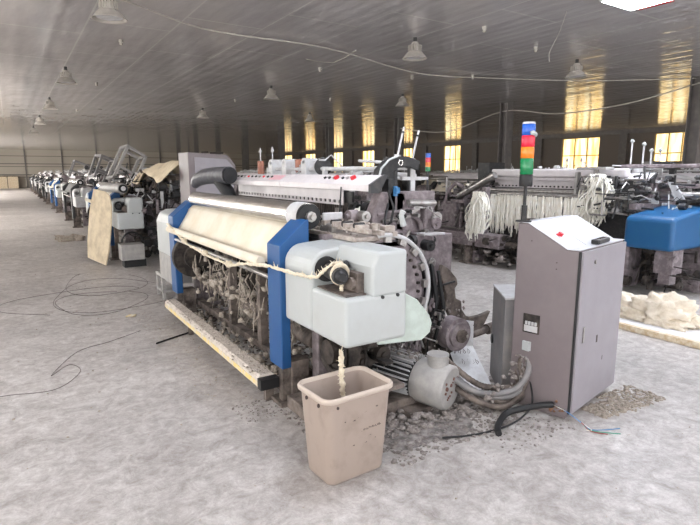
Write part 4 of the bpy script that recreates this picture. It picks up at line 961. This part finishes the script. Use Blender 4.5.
# platform, lint heap and plank
pf = thing('wooden_platform', 'low pale platform board with a worn yellow edge below the blue end cover', 'platform', (5.0, 0.6, 0))
MB().box(0.05, 1.0, 0, 2.75, 0, 0.045).build('deck', paper, pf)
MB().box(0.0, 0.05, 0, 2.75, 0, 0.06).build('edge_strip', wood, pf, bevel=0.004)
mb = MB()
for (x, y, z, s_, sx, sy, sz) in ((5.45, 2.60, 0.13, 0.20, 0.9, 1.35, 0.95), (5.5, 3.05, 0.12, 0.18, 0.9, 1.5, 0.8), (5.35, 2.85, 0.08, 0.14, 0.8, 1.6, 0.6), (5.35, 2.50, 0.07, 0.11, 0.9, 1.8, 0.6), (5.55, 2.40, 0.08, 0.12, 1, 1.2, 0.6)):
    mb.blob((x, y, z), s_, int(x * 100 + y * 10), 4, (sx, sy, sz), 0.5, 2.6)
tag(mb.build('yarn_heap', mat('waste_yarn', (230, 220, 204), 0.9, col2=(204, 190, 168), scale=9, bump=0.8, bscale=30)), 'soft cream heap of waste yarn lying on the low platform', 'yarn')
tag(MB().blob((5.5, 1.95, 0.09), 0.1, 4, 3, (1, 2.0, 0.5)).build('yarn_scrap', ropem), 'small cream wisp of yarn at the right end of the heap', 'yarn')
# cabinet lamp behind
def tower(x, y, z0, z1, label):
    g = thing('signal_tower', label, 'signal light', (x, y, 0))
    MB().cyl((0, 0, 0), (0, 0, z0), 0.02, seg=10).box(-0.12, 0.12, -0.12, 0.12, 0, 0.03).build('pole', darkp, g)
    s_ = (z1 - z0) / 4; z = z0
    for m_, nm in ((glassg, 'green_lamp'), (glasso, 'amber_lamp'), (glassr, 'red_lamp'), (glassb, 'blue_lamp')):
        MB().cyl((0, 0, z), (0, 0, z + s_), 0.045, seg=18).build(nm, m_, g); z += s_
tower(5.9, 6.75, 1.56, 1.86, 'small signal tower with blue, red, amber and green lamps behind the front loom')
# other furniture of the dim rows: cabinets and posts rising over the hoods
k = 0
for x, y, h_ in ((10.7, 9.8, 1.8), (15.6, 8.0, 1.85), (13.0, 16.0, 1.85), (12.9, 22.7, 1.9), (18.0, 16.2, 1.85), (8.4, 16.2, 1.8), (20.8, 10.0, 1.95)):
    g = thing('electric_cabinet', 'dark cabinet rising above the looms in the dim back rows', 'cabinet', (x, y, 0), 0, 'cabinets in the dim back rows')
    MB().box(0, 0.6, 0, 0.4, 0, h_).build('body', greym if k % 2 else darkp, g, bevel=0.01)
    MB().box(0.03, 0.57, -0.015, 0, 0.1, h_ - 0.08).build('door', darkp, g); k += 1
pz = None
for x in (12.0, 17.3, 22.4):
    for y in (8.2, 14.8, 21.4, 28.0, 34.6, 41.2):
        if pz is None:
            pz = thing('yarn_stand', 'thin grey stand with two white headed posts rising among the back looms', 'stand', (x, y, 0), 0, 'yarn stands among the back looms')
            MB().cyl((0, 0, 0), (0, 0, 1.55), 0.02, seg=8).cyl((0, -0.35, 1.55), (0, 0.35, 1.55), 0.015, seg=8).box(-0.15, 0.15, -0.15, 0.15, 0, 0.03).build('frame', greym, pz)
            for q in (-0.2, 0.2): MB().cyl((0, q, 1.55), (0, q, 1.85), 0.012, seg=8).tube([(0, q, 1.8), (0, q, 1.83), (0, q, 1.9)], [0.012, 0.035, 0.008], 10).build('post', lightgrey, pz)
            cache_kids()
        else:
            c = copy_tree(pz); c.location = (x, y + (x * 7 % 1) * 0.8, 0)

# ------------------------------------------------------------------ ceiling fittings
def lamp(x, y, label):
    g = thing('bay_lamp', label, 'ceiling lamp', (x, y, 0), 0, None)
    return g
L0 = thing('bay_lamp', 'x', 'ceiling lamp', (0, 0, 0))
MB().cyl((0, 0, 3.62), (0, 0, 3.7), 0.03, seg=12).build('stem', darkp, L0)
hs = MB().tube([(0, 0, 3.48), (0, 0, 3.50), (0, 0, 3.58), (0, 0, 3.63)], [0.085, 0.09, 0.075, 0.05], 24).build('housing', lampw, L0)
f_ = MB()
for k in range(16):
    a_ = 2 * PI * k / 16; M = Matrix.Rotation(a_, 4, 'Z'); f_.box(0.07, 0.11, -0.004, 0.004, 3.49, 3.58, M)
f_.build('cooling_fin', lampw, hs)
sh = MB().tube([(0, 0, 3.485), (0, 0, 3.47), (0, 0, 3.42), (0, 0, 3.385), (0, 0, 3.375)], [0.085, 0.12, 0.165, 0.19, 0.205], 32, False)
o = sh.build('shade', lampw, L0); s_ = o.modifiers.new('thick', 'SOLIDIFY'); s_.thickness = 0.006
MB().tube([(0, 0, 3.41), (0, 0, 3.395)], [0.16, 0.15], 24).build('lens', paper, L0)
cache_kids()
LL = [(1.2, 7.25, 'nearest round bay lamp on the upper left of the ceiling'), (1.19, 12.75, 'second round bay lamp of the left line on the ceiling'),
      (1.2, 18.1, 'third round bay lamp of the left ceiling line'), (1.2, 24.0, 'fourth round bay lamp of the left ceiling line, tiny'), (1.2, 29.9, 'fifth round bay lamp of the left ceiling line, very tiny'),
      (5.75, 6.97, 'round bay lamp hanging right of the ceiling centre, nearest of the middle line'), (5.78, 12.65, 'round bay lamp above the front loom hood, second of the middle line'), (5.75, 18.2, 'third round bay lamp of the middle ceiling line, above the pink cabinet'),
      (9.48, 6.57, 'round bay lamp nearest the right column, above the signal tower'), (9.46, 11.96, 'second bay lamp of the right line, above the black feeder arch'), (9.46, 17.4, 'third bay lamp of the right ceiling line, seen small over the hall')]
for i, (x, y, l) in enumerate(LL):
    c = L0 if i == 0 else copy_tree(L0)
    c.location = (x, y, 0); c['label'] = l
def ledp(x, y, label, group=None, dm=None):
    g = thing('led_panel', label, 'ceiling light', (x, y, 3.7), 0, group)
    MB().box(-0.02, 0.68, -1.22, 0.02, -0.03, 0).build('frame', white, g)
    MB().box(0, 0.66, -1.2, 0, -0.034, -0.03).build('diffuser', dm or led, g)
ledp(6.5, 4.21, 'bright white flat led panel in the upper right of the ceiling', None, led_near)
for x, y in ((1.9, 3.3), (-2.7, 4.2), (1.9, -1.2), (6.5, -1.2), (-2.7, -1.2), (11.5, 0.5), (6.5, 1.6), (9.4, 2.5), (9.4, -0.6), (14.0, 2.5)): ledp(x, y, 'unseen flat led panel in the ceiling, added out of view for light', 'added unseen led panels')  # panels out of view, added to brighten the floor and second row
tag(MB().box(7.27, 7.34, 3.75, 4.2, 3.692, 3.699).build('ceiling_label', redm), 'faded red strip on the ceiling beside the bright led panel', 'label')
S0 = None
for x, y in ((1.76, 9.71), (5.67, 9.95), (6.2, 5.9), (7.89, 9.64), (9.05, 8.9), (7.94, 6.33), (2.0, 14.5), (5.9, 15.5), (2.2, 21.0), (8.2, 13.8)):
    if S0 is None:
        S0 = tag(MB().cyl((0, 0, 3.66), (0, 0, 3.7), 0.035, seg=14).tube([(0, 0, 3.66), (0, 0, 3.63), (0, 0, 3.615)], [0.02, 0.03, 0.012], 12).build('smoke_detector', lampw), 'small round smoke detector on the ceiling between the lamp lines', 'smoke detector', 'ceiling smoke detectors')
        S0.location = (x, y, 0)
    else:
        c = S0.copy(); C.objects.link(c); c.location = (x, y, 0)
cable('ceiling_cable', [(0.2, 7.4, 3.68), (1.2, 7.3, 3.66), (2.7, 8.2, 3.67), (4.4, 8.1, 3.64), (5.4, 8.4, 3.66), (7.6, 9.0, 3.62), (9.5, 8.7, 3.66), (11.5, 7.6, 3.63), (13.4, 6.2, 3.66)], 0.012, lampw, 'pale cable run sagging across the ceiling between the bay lamps')
cable('ceiling_cable', [(13.4, 17.2, 3.3), (13.4, 14.4, 2.98), (13.4, 11.8, 3.45), (12.6, 9.2, 3.1), (12.9, 7.5, 3.2), (13.4, 6.1, 3.55)], 0.016, lampw, 'pale cable sagging from column to column on the right')
cable('ceiling_cable', [(6.55, 4.75, 3.69), (6.9, 5.1, 3.55), (7.1, 5.4, 3.35), (7.05, 5.35, 3.2)], 0.004, lampw, 'thin loose wire hanging from the ceiling below the led panel')
cable('conduit_frame', [(5.0, 9.3, 3.68), (5.6, 9.3, 3.68), (5.4, 8.2, 3.68)], 0.008, lampw, 'short white conduit line on the ceiling left of the nearest middle lamp', sub=2)
# crates by the end wall
g = thing('crate', 'pale wooden crate standing against the far end wall of the aisle', 'crate', (-1.9, 60.0, 0))
MB().box(0, 2.6, 0, 0.6, 0, 1.2).build('body', wood, g)
MB().box(0.8, 0.86, -0.03, 0, 0, 1.2).box(1.7, 1.76, -0.03, 0, 0, 1.2).box(0, 2.6, -0.03, 0, 1.12, 1.2).build('batten', dusty, g)
# ------------------------------------------------------------------ camera, world, view
cam = bpy.data.cameras.new('camera'); co = bpy.data.objects.new('camera', cam); C.objects.link(co)
co.location = (0, 0, 1.55); co.rotation_euler = (math.radians(90 - 9.8357), 0, math.radians(-32.8))
cam.sensor_width = 36; cam.lens = 522 / 700 * 36; cam.clip_end = 200
bpy.context.scene.camera = co
w = bpy.data.worlds.new('world'); bpy.context.scene.world = w; w.use_nodes = True
w.node_tree.nodes['Background'].inputs[0].default_value = (0.7, 0.8, 1, 1); w.node_tree.nodes['Background'].inputs[1].default_value = 0.6
vs_ = bpy.context.scene.view_settings
vs_.view_transform = 'Standard'; vs_.look = 'None'; vs_.gamma = 1; vs_.use_curve_mapping = False; vs_.exposure = -0.28
